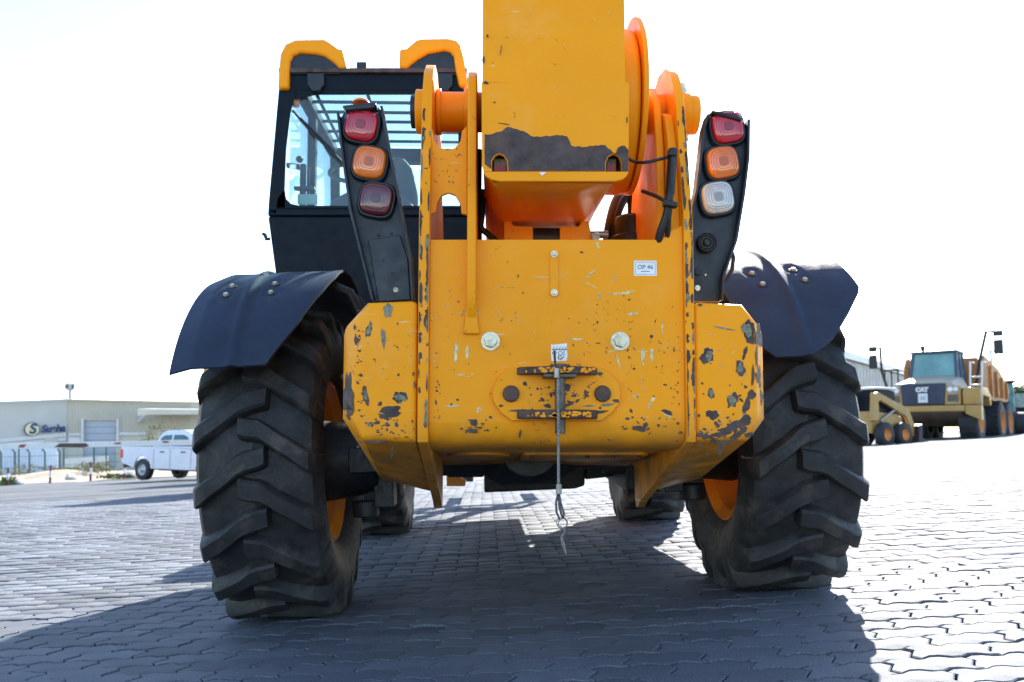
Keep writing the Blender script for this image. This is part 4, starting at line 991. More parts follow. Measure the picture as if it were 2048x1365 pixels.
chips('fine_scratches', [(rc.uniform(975, 1245), rc.uniform(10, 250), rc.uniform(4, 16), rc.uniform(.7, 1.2), rc.uniform(-80, 80)) for _ in range(12)], Db - .0006, M['scuff'], bf, .0006)
# worn rear edges of the side plates
def edge_wear(x0, x1, parent_name, seed, n, zr_):
    rg_ = random.Random(seed); mb = MB(); mp = MB()
    for k in range(n):
        z_ = rg_.uniform(*zr_); h_ = abs(rg_.gauss(0, .018)) + .004; w_ = rg_.uniform(.002, .010)
        s_ = rg_.choice((0, 1)); xx = x0 if s_ == 0 else x1 - w_
        y_ = -1.10 if z_ < 1.32 else -1.10 + (z_ - 1.32) / .44 * .09
        pts = [(xx + (w_ * (1 + rg_.uniform(-.3, .5)) * (.5 + .5 * math.cos(t)) if s_ == 0 else w_ - w_ * (1 + rg_.uniform(-.3, .5)) * (.5 + .5 * math.cos(t))), y_ - .0009, z_ + h_ * math.sin(t)) for t in [j * 2 * math.pi / 12 for j in range(12)]]
        if z_ > 1.3: pts = [(a_, -1.10 + max(0, c_ - 1.32) / .44 * .09 - .0012, c_) for a_, b_, c_ in pts]
        jt = rg_.uniform(0, .0006); pts = [(a_, b_ - jt, c_) for a_, b_, c_ in pts]
        (mb if rg_.random() < .75 else mp).prism(pts, (0, .0006, 0))
    for q, m_ in ((mb, M['bare']), (mp, M['primer'])):
        if q.v: o = q.build('chipped_paint', m_, T); o['kind'] = 'stuff'
edge_wear(XL0 + .002, XL1 - .002, 'L', 1, 60, (.70, 1.70)); edge_wear(XR0 + .002, XR1 - .002, 'R', 2, 80, (.70, 1.70))
bch = [(975, 72, 5, 5), (967, 120, 5, 14), (972, 166, 12, 5, 10), (1008, 248, 22, 2, 8), (1002, 100, 2, 20, 10), (989, 205, 5, 3), (1028, 353, 5, 12), (1047, 356, 6, 8), (1083, 348, 5, 5), (970, 348, 8, 6), (1254, 240, 3, 12)]
chips('chipped_paint', bch[:8] + bch[-1:], Db - .0006, M['bare'], bf)
mb = MB(); mb.px([(1078, 345), (1093, 345), (1084, 352)], Db - .006, .001); mb.build('label_scrap', M['white'], bf)

# ================================================================== BACKGROUND
B = {}
B['wall'] = pmat('cream_cladding', (.54, .52, .44), .6, var=.06, vs=.3)
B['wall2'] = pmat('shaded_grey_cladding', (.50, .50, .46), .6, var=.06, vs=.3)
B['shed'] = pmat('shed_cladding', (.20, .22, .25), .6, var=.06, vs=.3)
B['trim'] = pmat('white_trim', (.62, .63, .62), .5, var=.05)
B['door'] = pmat('roller_door_grey', (.38, .43, .50), .5, var=.05)
B['maroon'] = pmat('faded_maroon_paint', (.15, .035, .045), .6, var=.1)
B['navy'] = pmat('navy_sign_paint', (.02, .05, .13), .5, var=.05)
B['cream'] = pmat('cream_sign_disc', (.72, .68, .42), .5, var=.05)
B['green'] = pmat('green_fence_paint', (.05, .10, .11), .5, var=.1)
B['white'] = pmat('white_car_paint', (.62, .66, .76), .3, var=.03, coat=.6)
B['whiteboard'] = pmat('white_hoarding', (.50, .58, .70), .5, var=.08, vs=1)
B['dirt'] = pmat('sandy_verge', (.27, .225, .17), .95, var=.25, vs=1.2, bump=.03, bs=3)
B['rock'] = pmat('pale_rock', (.55, .52, .47), .9, var=.2, vs=6, bump=.02, bs=10)
B['tyre'] = pmat('far_tyre_rubber', (.025, .027, .032), .7, var=.2)
B['hub'] = pmat('steel_wheel', (.42, .44, .48), .4, metal=.4, var=.1)
B['cat'] = pmat('beige_yellow_paint', (.40, .23, .06), .45, var=.12, vs=1.5, dirt=(.35, .27, .17), dirt_amt=.6, dirt_s=2)
B['brown'] = pmat('dirty_orange_bed', (.40, .16, .04), .6, var=.25, vs=1, dirt=(.22, .15, .12), dirt_amt=.8, dirt_s=1.2)
B['belly'] = pmat('dusty_underside', (.13, .10, .075), .8, var=.3, vs=2)
B['grille'] = pmat('dark_grille', (.02, .03, .06), .5, var=.2)
B['teal'] = pmat('teal_tank', (.02, .16, .13), .5, var=.2)
B['orange'] = pmat('orange_machine_paint', (.62, .20, .03), .45, var=.15, vs=2)
B['leaf'] = pmat('leaf_green', (.09, .13, .035), .7, var=.5, vs=2)
B['dry'] = pmat('dry_scrub', (.20, .19, .09), .8, var=.4, vs=2)
B['bark'] = pmat('bark', (.12, .09, .06), .9, var=.3)
B['galv'] = pmat('galvanised_pole', (.35, .37, .38), .5, metal=.5, var=.1)
# sandy verge
mb = MB()
nearE = [(-220, 988, 41), (-60, 981, 41), (0, 977, 41), (60, 973, 41), (130, 967, 41), (200, 961, 41), (260, 957, 41), (420, 950, 41), (560, 943, 41)]
farE = [(a_, 938, 150) for a_, _, _ in nearE]
midE = [(a_, 955 - (a_ + 0) * .035, 66) for a_, _, _ in nearE]
lowE = []
for (a_, b_, c_) in nearE:
    p = at(a_, b_, c_); lowE.append(Vector((p.x, p.y - .15, min(p.z - .08, gz(p.x, p.y) - .3))))
rows = [lowE, [at(*p) for p in nearE], [at(*p) for p in midE], [at(*p) for p in farE]]
mb.loft(rows, cap=False, closed=False); v_ = mb.build('sandy_verge', B['dirt'], None); v_['kind'] = 'structure'
# warehouse
def wpt(px_, py_, D): return at(px_, py_, D)
WH = thing('warehouse', 'pale cream metal warehouse with roller door and blue lettered sign', 'warehouse', wpt(135, 945, 110))
def wpart(mb, name, mat, **k):
    o = mb.build(name, mat, None, **k); o.parent = WH; o.matrix_parent_inverse = Matrix.Translation(-Vector(WH.location)); return o
P_ = lambda a_, b_, D: at(a_, b_, D)
DA0, DA1, DB1 = 96, 110, 118                       # facade A left end, corner, facade B right end
def lerpD(px_, D0, D1, x0, x1): 
    # depth along a straight wall seen at pixel px
    p0, p1 = at(x0, 868, D0), at(x1, 868, D1); d = ray(px_, 868); 
    # intersect ray with wall line in plan
    ex, ey = p1.x - p0.x, p1.y - p0.y
    t = ((p0.x - CAM.x) * ey - (p0.y - CAM.y) * ex) / (d.x * ey - d.y * ex)
    return t * d.y
DB_ = lambda px_: lerpD(px_, DA1, DB1, 135, 470)
DA_ = lambda px_: lerpD(px_, DA0, DA1, -260, 135)
mb = MB()                                            # facade B with the door opening left out
def quadB(x0, x1, y0f, y1f, dd=0, th=.25, f=DB_):
    a_, b_, c_, d_ = at(x0, y0f(x0), f(x0) + dd), at(x1, y0f(x1), f(x1) + dd), at(x1, y1f(x1), f(x1) + dd), at(x0, y1f(x0), f(x0) + dd)
    return [a_, b_, c_, d_], (0, th, 0)
eB = lambda x: 800 + (x - 135) * .0195
gB = lambda x: 952 - (x - 135) * .02
mb.prism(*quadB(135, 166, eB, gB)); mb.prism(*quadB(233, 470, eB, gB)); mb.prism(*quadB(166, 233, eB, lambda x: 841))
wpart(mb, 'front_wall', B['wall'])
# standing ribs of the cladding: each panel its own strip
for k in range(44):
    x_ = 137 + k * 5.6
    if x_ > 400: break
    y1 = (lambda x: 839) if 165 < x_ < 234 else (lambda x: 868 if x < 280 else 868)
    mb = MB(); mb.prism(*quadB(x_, x_ + .8, lambda x: eB(x) + 3, y1, -.12, .10)); wpart(mb, 'cladding_rib', B['wall'])
mb = MB(); eA = lambda x: 800 + (135 - x) * .05
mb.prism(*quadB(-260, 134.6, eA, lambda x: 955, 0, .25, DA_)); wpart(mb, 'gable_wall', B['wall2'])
mb = MB(); mb.prism(*quadB(-260, 136, lambda x: eA(x) - 2.2, lambda x: eA(x) + 1.5, -.5, .6, DA_)); wpart(mb, 'roof_edge', B['door'])
mb = MB(); mb.prism(*quadB(135, 470, lambda x: eB(x) - 1.5, lambda x: eB(x) + 1, -.5, .6)); wpart(mb, 'roof_edge', B['wall'])
p1, p2, p3 = at(-260, 812, DA0), at(135, 798, DA1), at(470, 806, DB1)
mb = MB(); mb.add([p1 + Vector((0, .3, 0)), p2 + Vector((0, .3, 0)), p3 + Vector((0, .3, 0)), p3 + Vector((-2, 40, -.5)), p1 + Vector((0, 50, -.5))], [(0, 1, 2, 3, 4)]); wpart(mb, 'roof', B['wall2'])
bA = lambda x: 872 + (135 - x) * .095
mb = MB(); mb.prism(*quadB(-260, 132, lambda x: bA(x) - 7 - (135 - x) * .0, lambda x: bA(x) + 1, -.25, .2, DA_)); wpart(mb, 'white_band', B['trim'])
mb = MB(); mb.prism(*quadB(-260, 132, lambda x: bA(x) + 3, lambda x: bA(x) + 9, -.2, .15, DA_)); wpart(mb, 'white_band', B['trim'])
mb = MB(); mb.prism(*quadB(137, 161, lambda x: 867, lambda x: 871, -.3, .25)); wpart(mb, 'wall_band', B['trim'])
mb = MB(); mb.prism(*quadB(137, 161, lambda x: 876, lambda x: 886, -.3, .25)); wpart(mb, 'wall_band', B['trim'])
mb = MB(); mb.prism(*quadB(238, 300, lambda x: 865, lambda x: 871, -.3, .25)); wpart(mb, 'wall_band', B['trim'])
mb = MB(); mb.prism(*quadB(88, 114, lambda x: 876, lambda x: 888, -.3, .1, DA_)); wpart(mb, 'louvre', B['wall'])
mb = MB(); mb.prism(*quadB(162, 166, lambda x: 838, lambda x: 885, -.4, .4)); mb.prism(*quadB(233, 237, lambda x: 838, lambda x: 885, -.4, .4)); wpart(mb, 'door_frame', B['trim'])
for k in range(7):
    ya_ = 842 + k * 13; mb = MB(); mb.prism(*quadB(167, 232, lambda x: ya_, lambda x: ya_ + 12.2, .3, .15)); wpart(mb, 'door_slat', B['door'])
mb = MB(); mb.prism(*quadB(166, 233, lambda x: 841, lambda x: 950, .5, .1)); wpart(mb, 'door_backing', B['door'])
mb = MB()
ca = [at(275, 818, DB_(275) - 5), at(470, 820, DB_(470) - 5), at(470, 829, DB_(470) - 5), at(300, 830, DB_(300) - 5), at(275, 832, DB_(275) - 5)]
mb.prism(ca, (0, 5, .2)); wpart(mb, 'canopy', B['wall'])
mb = MB(); mb.tube([at(277, 844, DB_(277) - .3), at(292, 830, DB_(290) - 3)], .22, 6); wpart(mb, 'canopy_brace', B['trim'])
# sign
ds = at(64, 859, DA_(64)); 
wa = (at(120, 868, DA_(120)) - at(10, 868, DA_(10))).normalized(); ang = math.atan2(wa.y, wa.x)
def sgnM(px_, py_, off): 
    p = at(px_, py_, DA_(px_) - off); return Matrix.Translation(p) @ Matrix.Rotation(ang, 4, 'Z') @ Matrix.Rotation(R_(90), 4, 'X') @ Matrix.Rotation(R_(3.5), 4, 'Z')
mb = MB(); sg_ = sgnM(64, 859, .35); sc_ = DA_(64) / F
mb.M = sg_; mb.cyl((0, 0, -.1), (0, 0, .05), 13.6 * sc_, n=40); dk = wpart(mb, 'sign_rim', B['navy'])
mb = MB(); mb.M = sg_; mb.cyl((0, 0, .05), (0, 0, .09), 12.2 * sc_, n=40); wpart(mb, 'sign_disc', B['cream'])
def wtext(nm, body, size, M_, shear, off, sx=1):
    o = text(nm, body, size, .05, B['navy'], M_ @ Matrix.Translation((0, 0, .12)), None, shear, off, sx); o.parent = WH; o.matrix_parent_inverse = Matrix.Translation(-Vector(WH.location)); return o
wtext('sign_initial', 'S', 27 * sc_, sg_, .2, .05)
wtext('sign_lettering', 'Sueha', 20 * sc_, sgnM(106, 858, .35), .2, .05, .92)
# antenna mast beyond the warehouse
ms = thing('antenna_mast', 'thin pale antenna mast standing behind the left warehouse roof', 'mast', at(140, 890, 160))
mb = MB(); mb.tube([at(140, 900, 160), at(140, 770, 160)], [.4, .28], 8)
o = mb.build('pole', B['galv'], None); o.parent = ms; o.matrix_parent_inverse = Matrix.Translation(-Vector(ms.location))
for k, (dx, dy) in enumerate(((-8, 0), (-3, -2), (3, 0), (8, -1), (-5, 3), (6, 3))):
    mb = MB(); mb.tube([at(140, 776, 160), at(140 + dx, 775 + dy, 160)], .08, 6); mb.box(*(lambda p: (p.x - .2, p.x + .2, p.y - .2, p.y + .2, p.z - .5, p.z + .5))(at(140 + dx, 773 + dy, 160)))
    o = mb.build('floodlight', B['galv'], None); o.parent = ms; o.matrix_parent_inverse = Matrix.Translation(-Vector(ms.location))
# white hoarding + bent-top green posts behind
HB = thing('white_hoarding', 'pale blue white panel hoarding behind the green fence', 'hoarding', at(60, 948, 80))
def cpart(par, mb, name, mat, **k):
    o = mb.build(name, mat, None, **k); o.parent = par; o.matrix_parent_inverse = par.matrix_basis.inverted() if par.rotation_euler.z or par.scale.x != 1 else Matrix.Translation(-Vector(par.location)); return o
for k in range(9):
    x_ = -60 + k * 19.5
    mb = MB(); mb.px([(x_, 897), (x_ + 19, 897), (x_ + 19, 950), (x_, 950)], 80, .08); cpart(HB, mb, 'panel', B['whiteboard'])
mb = MB(); mb.px([(127, 918), (215, 912), (215, 942), (127, 946)], 78, .1); lw = cpart(HB, mb, 'low_wall', B['trim'])
FE = thing('mesh_fence', 'tall green wire mesh fence with thin posts across the verge', 'fence', at(100, 952, 64))
fence_posts = [(-40, 962), (38, 957), (128, 950), (188, 944), (213, 942), (250, 938), (292, 934)]
for (x_, yb_) in fence_posts:
    mb = MB(); mb.tube([at(x_, yb_ + 2, 64), at(x_, 893, 64)], .07, 6); cpart(FE, mb, 'post', B['green'])
mb = MB()
for i in range(len(fence_posts) - 1):
    (xa_, ya_), (xb_, yb_) = fence_posts[i], fence_posts[i + 1]
    for t in (0, .35, .7, 1):
        mb.tube([at(xa_, ya_ + (895 - ya_) * t, 64), at(xb_, yb_ + (895 - yb_) * t, 64)], .02, 4)
    for k in range(1, 14):
        q = k / 14; mb.tube([at(xa_ + (xb_ - xa_) * q, ya_ + (yb_ - ya_) * q, 64), at(xa_ + (xb_ - xa_) * q, 895, 64)], .008, 3)
o = cpart(FE, mb, 'wire_mesh', B['green']); o['kind'] = 'stuff'
for (x_) in (2, 30, 59, 90, 120):
    t_ = {2: 'leftmost', 30: 'second from left', 59: 'third from left', 90: 'fourth from left', 120: 'rightmost'}[x_]
    mb = MB(); mb.tube([at(x_, 952, 74), at(x_, 905, 74), at(x_ - 5, 899, 74)], .09, 6)
    tag(mb.build('bent_post', B['green'], None), 'green post with bent top in front of the hoarding, %s of five' % t_, 'post', 'bent green posts at the hoarding')
# bollards, rocks
for (x_, y0_, y1_, lb) in ((15, 936, 974, 'leftmost, beside a dry tuft'), (100, 931, 969, 'between the two leftmost white rocks'), (181, 925, 962, 'between the pale rock and the pickup'), (249, 928, 958, 'partly behind the tail of the pickup')):
    b_ = at(x_, y1_, 41.5); h_ = at(x_, y0_, 41.5).z - b_.z
    t_ = thing('bollard', 'red and white banded bollard on the verge, ' + lb, 'bollard', b_, 0, 'red and white bollards on the verge')
    for k, (za, zb__, m_) in enumerate(((-.1, .36 * h_, B['maroon']), (.36 * h_, .70 * h_, B['trim']), (.70 * h_, h_, B['maroon']))):
        mb = MB(); mb.cyl((0, 0, za), (0, 0, zb__), .055, n=12); mb.build('band', m_, t_)
for (x_, y_, w_, lb) in ((38, 970, .5, 'pale white rock near the leftmost bollard'), (141, 961, .55, 'rounded white rock in the middle of the verge edge'), (262, 954, .5, 'pale rock lying behind the rear wheel of the pickup')):
    c0 = at(x_, y_, 42); bm = bmesh.new(); bmesh.ops.create_icosphere(bm, subdivisions=3, radius=w_ / 2)
    rq = random.Random(x_)
    for v in bm.verts:
        n_ = v.co.normalized(); v.co *= 1 + .12 * math.sin(n_.x * 5 + x_) + .1 * math.sin(n_.y * 7 + n_.z * 4); v.co.z *= .72; v.co.z = max(v.co.z, -.08)
    me = bpy.data.meshes.new('rock'); bm.to_mesh(me); bm.free(); o = link('rock', me, B['rock'], smooth=True); o.location = c0 + Vector((0, 0, .1)); tag(o, lb, 'rock')
# leafy things
def scatter_leaves(mb, c0, rx_, ry_, rz__, n, s, rg_, base=False):
    for _ in range(n):
        while True:
            p = Vector((rg_.uniform(-1, 1), rg_.uniform(-1, 1), rg_.uniform(0 if base else -1, 1)))
            if p.length < 1 and p.length > rg_.uniform(0, .8): break
        lump = 1 + .3 * math.sin(p.x * 6 + c0.x) * math.sin(p.z * 5 + c0.y)
        p = Vector((p.x * rx_ * lump, p.y * ry_ * lump, p.z * rz__ * lump)) + c0
        u = Vector((rg_.gauss(0, 1), rg_.gauss(0, 1), rg_.gauss(0, 1))).normalized(); v = u.orthogonal().normalized(); ss = s * rg_.uniform(.5, 1.3)
        mb.add([p - u * ss, p + v * ss * .5, p + u * ss, p - v * ss * .5], [(0, 1, 2, 3)])
rg_ = random.Random(4)
for (x_, y_, D_, rx_, rz__, m_, lb) in ((150, 946, 60, 2.2, .5, B['dry'], 'low dry scrub at the foot of the fence, on the mound'), (70, 950, 60, 2.6, .7, B['dry'], 'grey green scrub behind the second bollard'), (16, 970, 41.8, .35, .35, B['leaf'], 'small green tuft beside the leftmost bollard'), (195, 942, 58, 1.2, .6, B['dry'], 'dry bush by the fence left of the pickup'), (318, 885, 60, 1.6, 1.6, B['dry'], 'pale shrub sticking up behind the pickup cab'), (240, 956, 42, .9, .18, B['leaf'], 'flat green weeds behind the pickup tail')):
    mb = MB(); scatter_leaves(mb, at(x_, y_, D_), rx_, .5, rz__, 420, .09, rg_, True)
    me = bpy.data.meshes.new('bush'); me.from_pydata([tuple(v) for v in mb.v], [], mb.f); tag(link('shrub', me, m_), lb, 'shrub')
# mound of rubble earth behind the fence
mb = MB(); c0 = at(130, 950, 58)
mb.loft([[(c0.x + q, c0.y + r_ * 1.0, c0.z - .3 + .65 * math.exp(-(q / 3.2) ** 2) * (1 - abs(r_) / 3)) for q in [-7 + k for k in range(15)]] for r_ in (-3, -2, -1, 0, 1, 2, 3)], cap=False, closed=False)
o = mb.build('earth_mound', B['dirt'], None, smooth=True); o['kind'] = 'structure'
# barrier arm
BA = thing('barrier_arm', 'long white barrier arm with red markers across the left entrance', 'barrier', at(430, 960, 27))
DBr = 27
ctr = lambda x: 893.5 - .021 * x
mb = MB(); mb.px([(-300, ctr(-300) - 5.5), (430, ctr(430) - 5.5), (430, ctr(430) + 5.5), (-300, ctr(-300) + 5.5)], DBr, .08); cpart(BA, mb, 'arm', B['trim'], bevel=.01)
for pts in ([(35, 895.5), (41, 889.5), (53, 889.5), (47, 895.5)], [(228, 885.5), (231, 885.5), (231, 888.8), (228, 888.8)], [(232.5, 885.3), (241, 885.3), (241, 888.8), (232.5, 888.8)], [(325, 882.5), (337, 882.5), (337, 886), (325, 886)]):
    mb = MB(); mb.px(pts, DBr - .012, .01); cpart(BA, mb, 'red_marker', M['red'])
mb = MB(); mb.px([(108, 895), (120, 887), (172, 887), (177, 893), (165, 895.5)], DBr - .02, .018); cpart(BA, mb, 'bare_patch', M['bare'])
mb = MB(); c0 = at(430, 890, 27.2); mb.box(c0.x - .2, c0.x + .2, c0.y, c0.y + .35, gz(c0.x, c0.y), c0.z + .2); cpart(BA, mb, 'barrier_post', M['yellow_clean'])
# ---- pickup
def car_wheel(par, x, y, r, w_, hubm, nm='wheel'):
    mb = MB(); s = 1 if y > 0 else -1
    mb.lathe([(-w_ / 2, r * .55), (-w_ / 2, r * .93), (-w_ / 2 * .8, r), (w_ / 2 * .8, r), (w_ / 2, r * .93), (w_ / 2, r * .55)], c=(x, y, r), axis='Y', n=28)
    wh = mb.build(nm, B['tyre'], par, smooth=True)
    mb = MB(); mb.lathe([(s * w_ / 2, r * .62), (s * (w_ / 2 - .02), r * .55), (s * (w_ / 2 - .06), r * .5), (s * (w_ / 2 - .05), r * .3), (s * (w_ / 2), r * .24), (s * (w_ / 2 + .01), .001)], c=(x, y, r), axis='Y', n=28); mb.build('rim', hubm, wh, smooth=True)
pr = at(285, 961, 31.0); hd = R_(-30)
PK = thing('pickup_truck', 'white double cab pickup truck parked beyond the left tyre', 'pickup truck', (0, 0, 0), hd)
# local: x forward, y left ( -y side faces the camera ), rear near wheel at (0,-.78)
off = Matrix.Rotation(hd, 3, 'Z') @ Vector((0, -.85, 0)); PK.location = pr - off
def arch(xc, r, z0, a0=180, a1=0, n=12):
    return [(xc + r * math.cos(R_(a0 + (a1 - a0) * k / n)), z0 + r * math.sin(R_(a0 + (a1 - a0) * k / n))) for k in range(n + 1)]
sil = [(-1.12, .62), (-1.15, .95), (-1.13, 1.20), (.62, 1.21), (.64, 1.15), (2.9, 1.13), (3.55, 1.06), (3.95, .98), (4.05, .80), (4.05, .48), (3.65, .42)] + arch(3.15, .44, .40, 0, 180) + [(2.65, .40), (.52, .42)] + arch(0, .44, .42, 0, 180) + [(-.5, .45)]
def body_side(y0, y1):
    mb = MB(); mb.loft([[(x, y0, z) for x, z in sil], [(x, y1, z) for x, z in sil]]); return mb
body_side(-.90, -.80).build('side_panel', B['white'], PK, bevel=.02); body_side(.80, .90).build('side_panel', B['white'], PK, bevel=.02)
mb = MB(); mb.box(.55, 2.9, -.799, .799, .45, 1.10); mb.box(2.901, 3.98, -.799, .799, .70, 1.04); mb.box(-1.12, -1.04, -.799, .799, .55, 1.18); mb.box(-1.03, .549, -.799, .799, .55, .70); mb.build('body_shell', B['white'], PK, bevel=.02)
mb = MB(); cabp = [(.52, 1.14), (.62, 1.40), (.80, 1.68), (1.0, 1.76), (1.9, 1.79), (2.15, 1.74), (2.55, 1.45), (2.95, 1.13)]
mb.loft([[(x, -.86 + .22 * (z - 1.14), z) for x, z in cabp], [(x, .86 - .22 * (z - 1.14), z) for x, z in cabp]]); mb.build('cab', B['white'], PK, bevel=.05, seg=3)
for s in (-1, 1):
    for nm, pts in (('rear_side_window', [(.72, 1.22), (.86, 1.52), (1.0, 1.60), (1.36, 1.62), (1.40, 1.22)]), ('front_side_window', [(1.48, 1.22), (1.48, 1.62), (1.95, 1.62), (2.15, 1.55), (2.50, 1.22)])):
        mb = MB(); mb.loft([[(x, s * (.868 - .22 * (z - 1.14)), z) for x, z in pts], [(x, s * (.875 - .22 * (z - 1.14)), z) for x, z in pts]]); mb.build(nm, pmat('dark_car_glass', (.05, .11, .13), .08, var=.3, vs=2), PK)
mb = MB(); mb.add([(2.23, -.68, 1.70), (2.23, .68, 1.70), (2.90, .76, 1.19), (2.90, -.76, 1.19)], [(0, 1, 2, 3)]); mb.v = [v + Vector((.02, 0, .02)) for v in mb.v]; mb.build('windscreen', pmat('pale_car_glass', (.45, .5, .5), .1, var=.1), PK)
for x in (.95, 2.0):
    mb = MB(); mb.box(x, x + .2, -.925, -.90, 1.0, 1.04); mb.build('door_handle', M['hose'], PK)
mb = MB(); mb.box(-1.17, -1.02, -.915, -.80, .78, 1.10); mb.build('tail_light', pmat('tail_light_red', (.7, .04, .03), .3, var=0), PK, bevel=.02)
mb = MB(); mb.box(-1.0, .50, -.91, -.86, 1.205, 1.24); mb.build('bed_rail', M['hose'], PK)
mb = MB(); mb.box(-1.2, -1.05, -.75, .75, .45, .60); mb.box(.5, 2.6, -.6, .6, .35, .45); mb.build('underbody', M['dark'], PK)
for x_, w_ in ((.60, 1), (1.44, 1), (2.48, 1)):
    mb = MB(); mb.box(x_, x_ + .012, -.905, -.90, .45, 1.12); mb.build('door_gap', M['dark'], PK)
for x in (0, 3.15):
    for y in (-.78, .78): car_wheel(PK, x, y, .385, .25, B['hub'])

# ---- small wheeled loader (skid steer style), reused
def loader(name, label, cat, loc, rz, scale, group=None):
    t = thing(name, label, cat, loc, rz, group, scale)
    # local: y forward (away from machine front at -y)
    mb = MB(); mb.yz([(-.9, .45), (-.9, 1.0), (-.6, 1.15), (.9, 1.25), (1.05, .9), (1.0, .45)], -.55, .55); mb.build('body', B['cat'], t, bevel=.04)
    mb = MB(); mb.yz([(-.70, 1.1), (-.55, 2.0), (.45, 2.02), (.5, 1.15)], -.48, -.42); mb.yz([(-.70, 1.1), (-.55, 2.0), (.45, 2.02), (.5, 1.15)], .42, .48); mb.box(-.419, .419, .40, .46, 1.15, 2.0); mb.box(-.419, .419, -.60, -.55, 1.1, 1.25); mb.build('cab_frame', M['cabpaint'], t, bevel=.01)
    mb = MB(); mb.box(-.55, .55, -.66, .55, 2.03, 2.12); mb.build('cab_roof', B['trim'], t, bevel=.03)
    mb = MB(); mb.box(-.415, .415, -.60, -.59, 1.26, 1.98); mb.build('front_window', pmat('teal_glass', (.10, .22, .24), .1, var=.2), t)
    for s in (-1, 1):
        mb = MB(); mb.yz([(.95, 1.55), (1.05, 1.85), (.75, 1.92), (-1.1, 1.35), (-1.45, .75), (-1.5, .35), (-1.3, .35), (-1.15, .75), (-.9, 1.1), (.6, 1.62)], s * .62 - .07, s * .62 + .07); mb.build('lift_arm', B['cat'], t, bevel=.02)
        mb = MB(); mb.yz([(.75, .9), (.75, 1.8), (1.05, 1.9), (1.15, .9)], s * .60 - .10, s * .60 + .04); mb.build('rear_tower', B['cat'], t, bevel=.02)
        mb = MB(); mb.tube([(s * .62, .6, .9), (s * .62, -.3, 1.3)], .05, 10); mb.build('lift_cylinder', M['steel'], t)
        for y in (-.55, .55):
            mb = MB(); mb.lathe([(-.14, .22), (-.14, .40), (-.10, .43), (.10, .43), (.14, .40), (.14, .22)], c=(s * .74, y, .43), axis='X', n=24); wh = mb.build('wheel', B['tyre'], t, smooth=True)
            mb = MB(); mb.lathe([(s * .142, .25), (s * .10, .22), (s * .06, .20), (s * .06, .001)], c=(s * .74, y, .43), axis='X', n=24); mb.build('rim', B['orange'], wh, smooth=True)
    mb = MB(); mb.yz([(-1.35, .10), (-1.40, .75), (-1.62, .80), (-1.60, .30), (-2.1, .10), (-2.1, .05), (-1.4, .05)], -.88, .88); mb.build('bucket', M['dark'], t, bevel=.01)
    for s in (-1, 1):
        mb = MB(); mb.cyl((s * .4, -.93, 1.02), (s * .4, -.9, 1.02), .08, n=16); mb.build('headlight', B['trim'], t)
    return t
p_ = at(1750, 893, 30.5)
loader('skid_steer_loader', 'small beige skid steer loader beside the right rear tyre', 'loader', p_, R_(122), 1.0)
p_ = at(1792, 858, 52); loader('compact_loader', 'far pale loader seen between the skid steer and the big dump truck', 'loader', p_ , R_(-20), 1.1)
# machines parked beyond the left rear tyre; they throw the long shadows across the left of the yard
yy_ = 12.4; xx_ = -3.95; loader('parked_loader', 'beige loader hidden behind the left rear tyre', 'loader', (xx_, yy_, gz(xx_, yy_)), R_(85), 1.15)
c0 = at(432, 955, 24.5); loader('yellow_loader', 'yellow machine peeking out between the pickup and the left tyre', 'loader', (c0.x + 1.5, c0.y, gz(c0.x, c0.y)), R_(88), 1.35)

# ---- articulated dump truck
LT = at(1850, 887, 35.0); tz = R_(-41)
DT = thing('dump_truck', 'large beige articulated dump truck with brown bed on the right', 'dump truck', LT, tz, None, 1.09)
# local: x right, y back, front face at y=0, z up
def dt(mb, name, mat, **k): return mb.build(name, mat, DT, **k)
mb = MB(); hood = [(-1.15, 1.45), (1.15, 1.45), (1.20, 2.15), (1.0, 2.42), (.6, 2.55), (-.6, 2.55), (-1.0, 2.42), (-1.20, 2.15)]
mb.loft([[(x * 1.0, 0.0, z if z < 2.2 else 2.2 + (z - 2.2) * .35) for x, z in hood], [(x, .5, z if z < 2.2 else 2.2 + (z - 2.2) * .75) for x, z in hood], [(x, 1.6, z if z < 2.2 else z + .12) for x, z in hood], [(x, 2.0, z if z < 2.2 else z + .15) for x, z in hood]])
dt(mb, 'bonnet', pmat('dusty_bonnet_paint', (.34, .29, .21), .4, var=.1), bevel=.06, seg=3)
for s in (-1, 1):
    mb = MB(); mb.loft([[(s * .74, -.02, 1.45), (s * 1.28, .06, 1.45), (s * 1.28, .06, 2.12), (s * .78, -.02, 2.18)], [(s * .74, .3, 1.45), (s * 1.28, .5, 1.45), (s * 1.28, .5, 2.2), (s * .78, .3, 2.25)]]); dt(mb, 'headlight_panel', B['cat'], bevel=.03)
    mb = MB(); mb.lathe([(-.05, .001), (-.05, .08), (-.02, .10), (0, .10)], c=(s * .95, -.02, 2.02), axis='Y', n=16); mb.lathe([(-.05, .001), (-.05, .07), (-.02, .09), (0, .09)], c=(s * 1.13, .02, 2.03), axis='Y', n=16); dt(mb, 'headlight', pmat('headlight_glass', (.75, .78, .8), .15, var=.1), smooth=True)
    mb = MB(); mb.box(s * 1.03 - .18, s * 1.03 + .18, -.03, .02, 1.58, 1.84); dt(mb, 'side_grille', B['belly'])
mb = MB(); mb.prism([(-.74, -.05, 1.44), (.74, -.05, 1.44), (.82, -.05, 2.28), (-.82, -.05, 2.28)], (0, .25, 0)); dt(mb, 'grille', B['grille'], bevel=.04)
for k in range(7):
    mb = MB(); mb.box(-.5, .5, -.075, -.052, 1.52 + k * .1, 1.56 + k * .1); dt(mb, 'grille_slat', B['grille'])
LM = Matrix.Rotation(R_(90), 4, 'X')
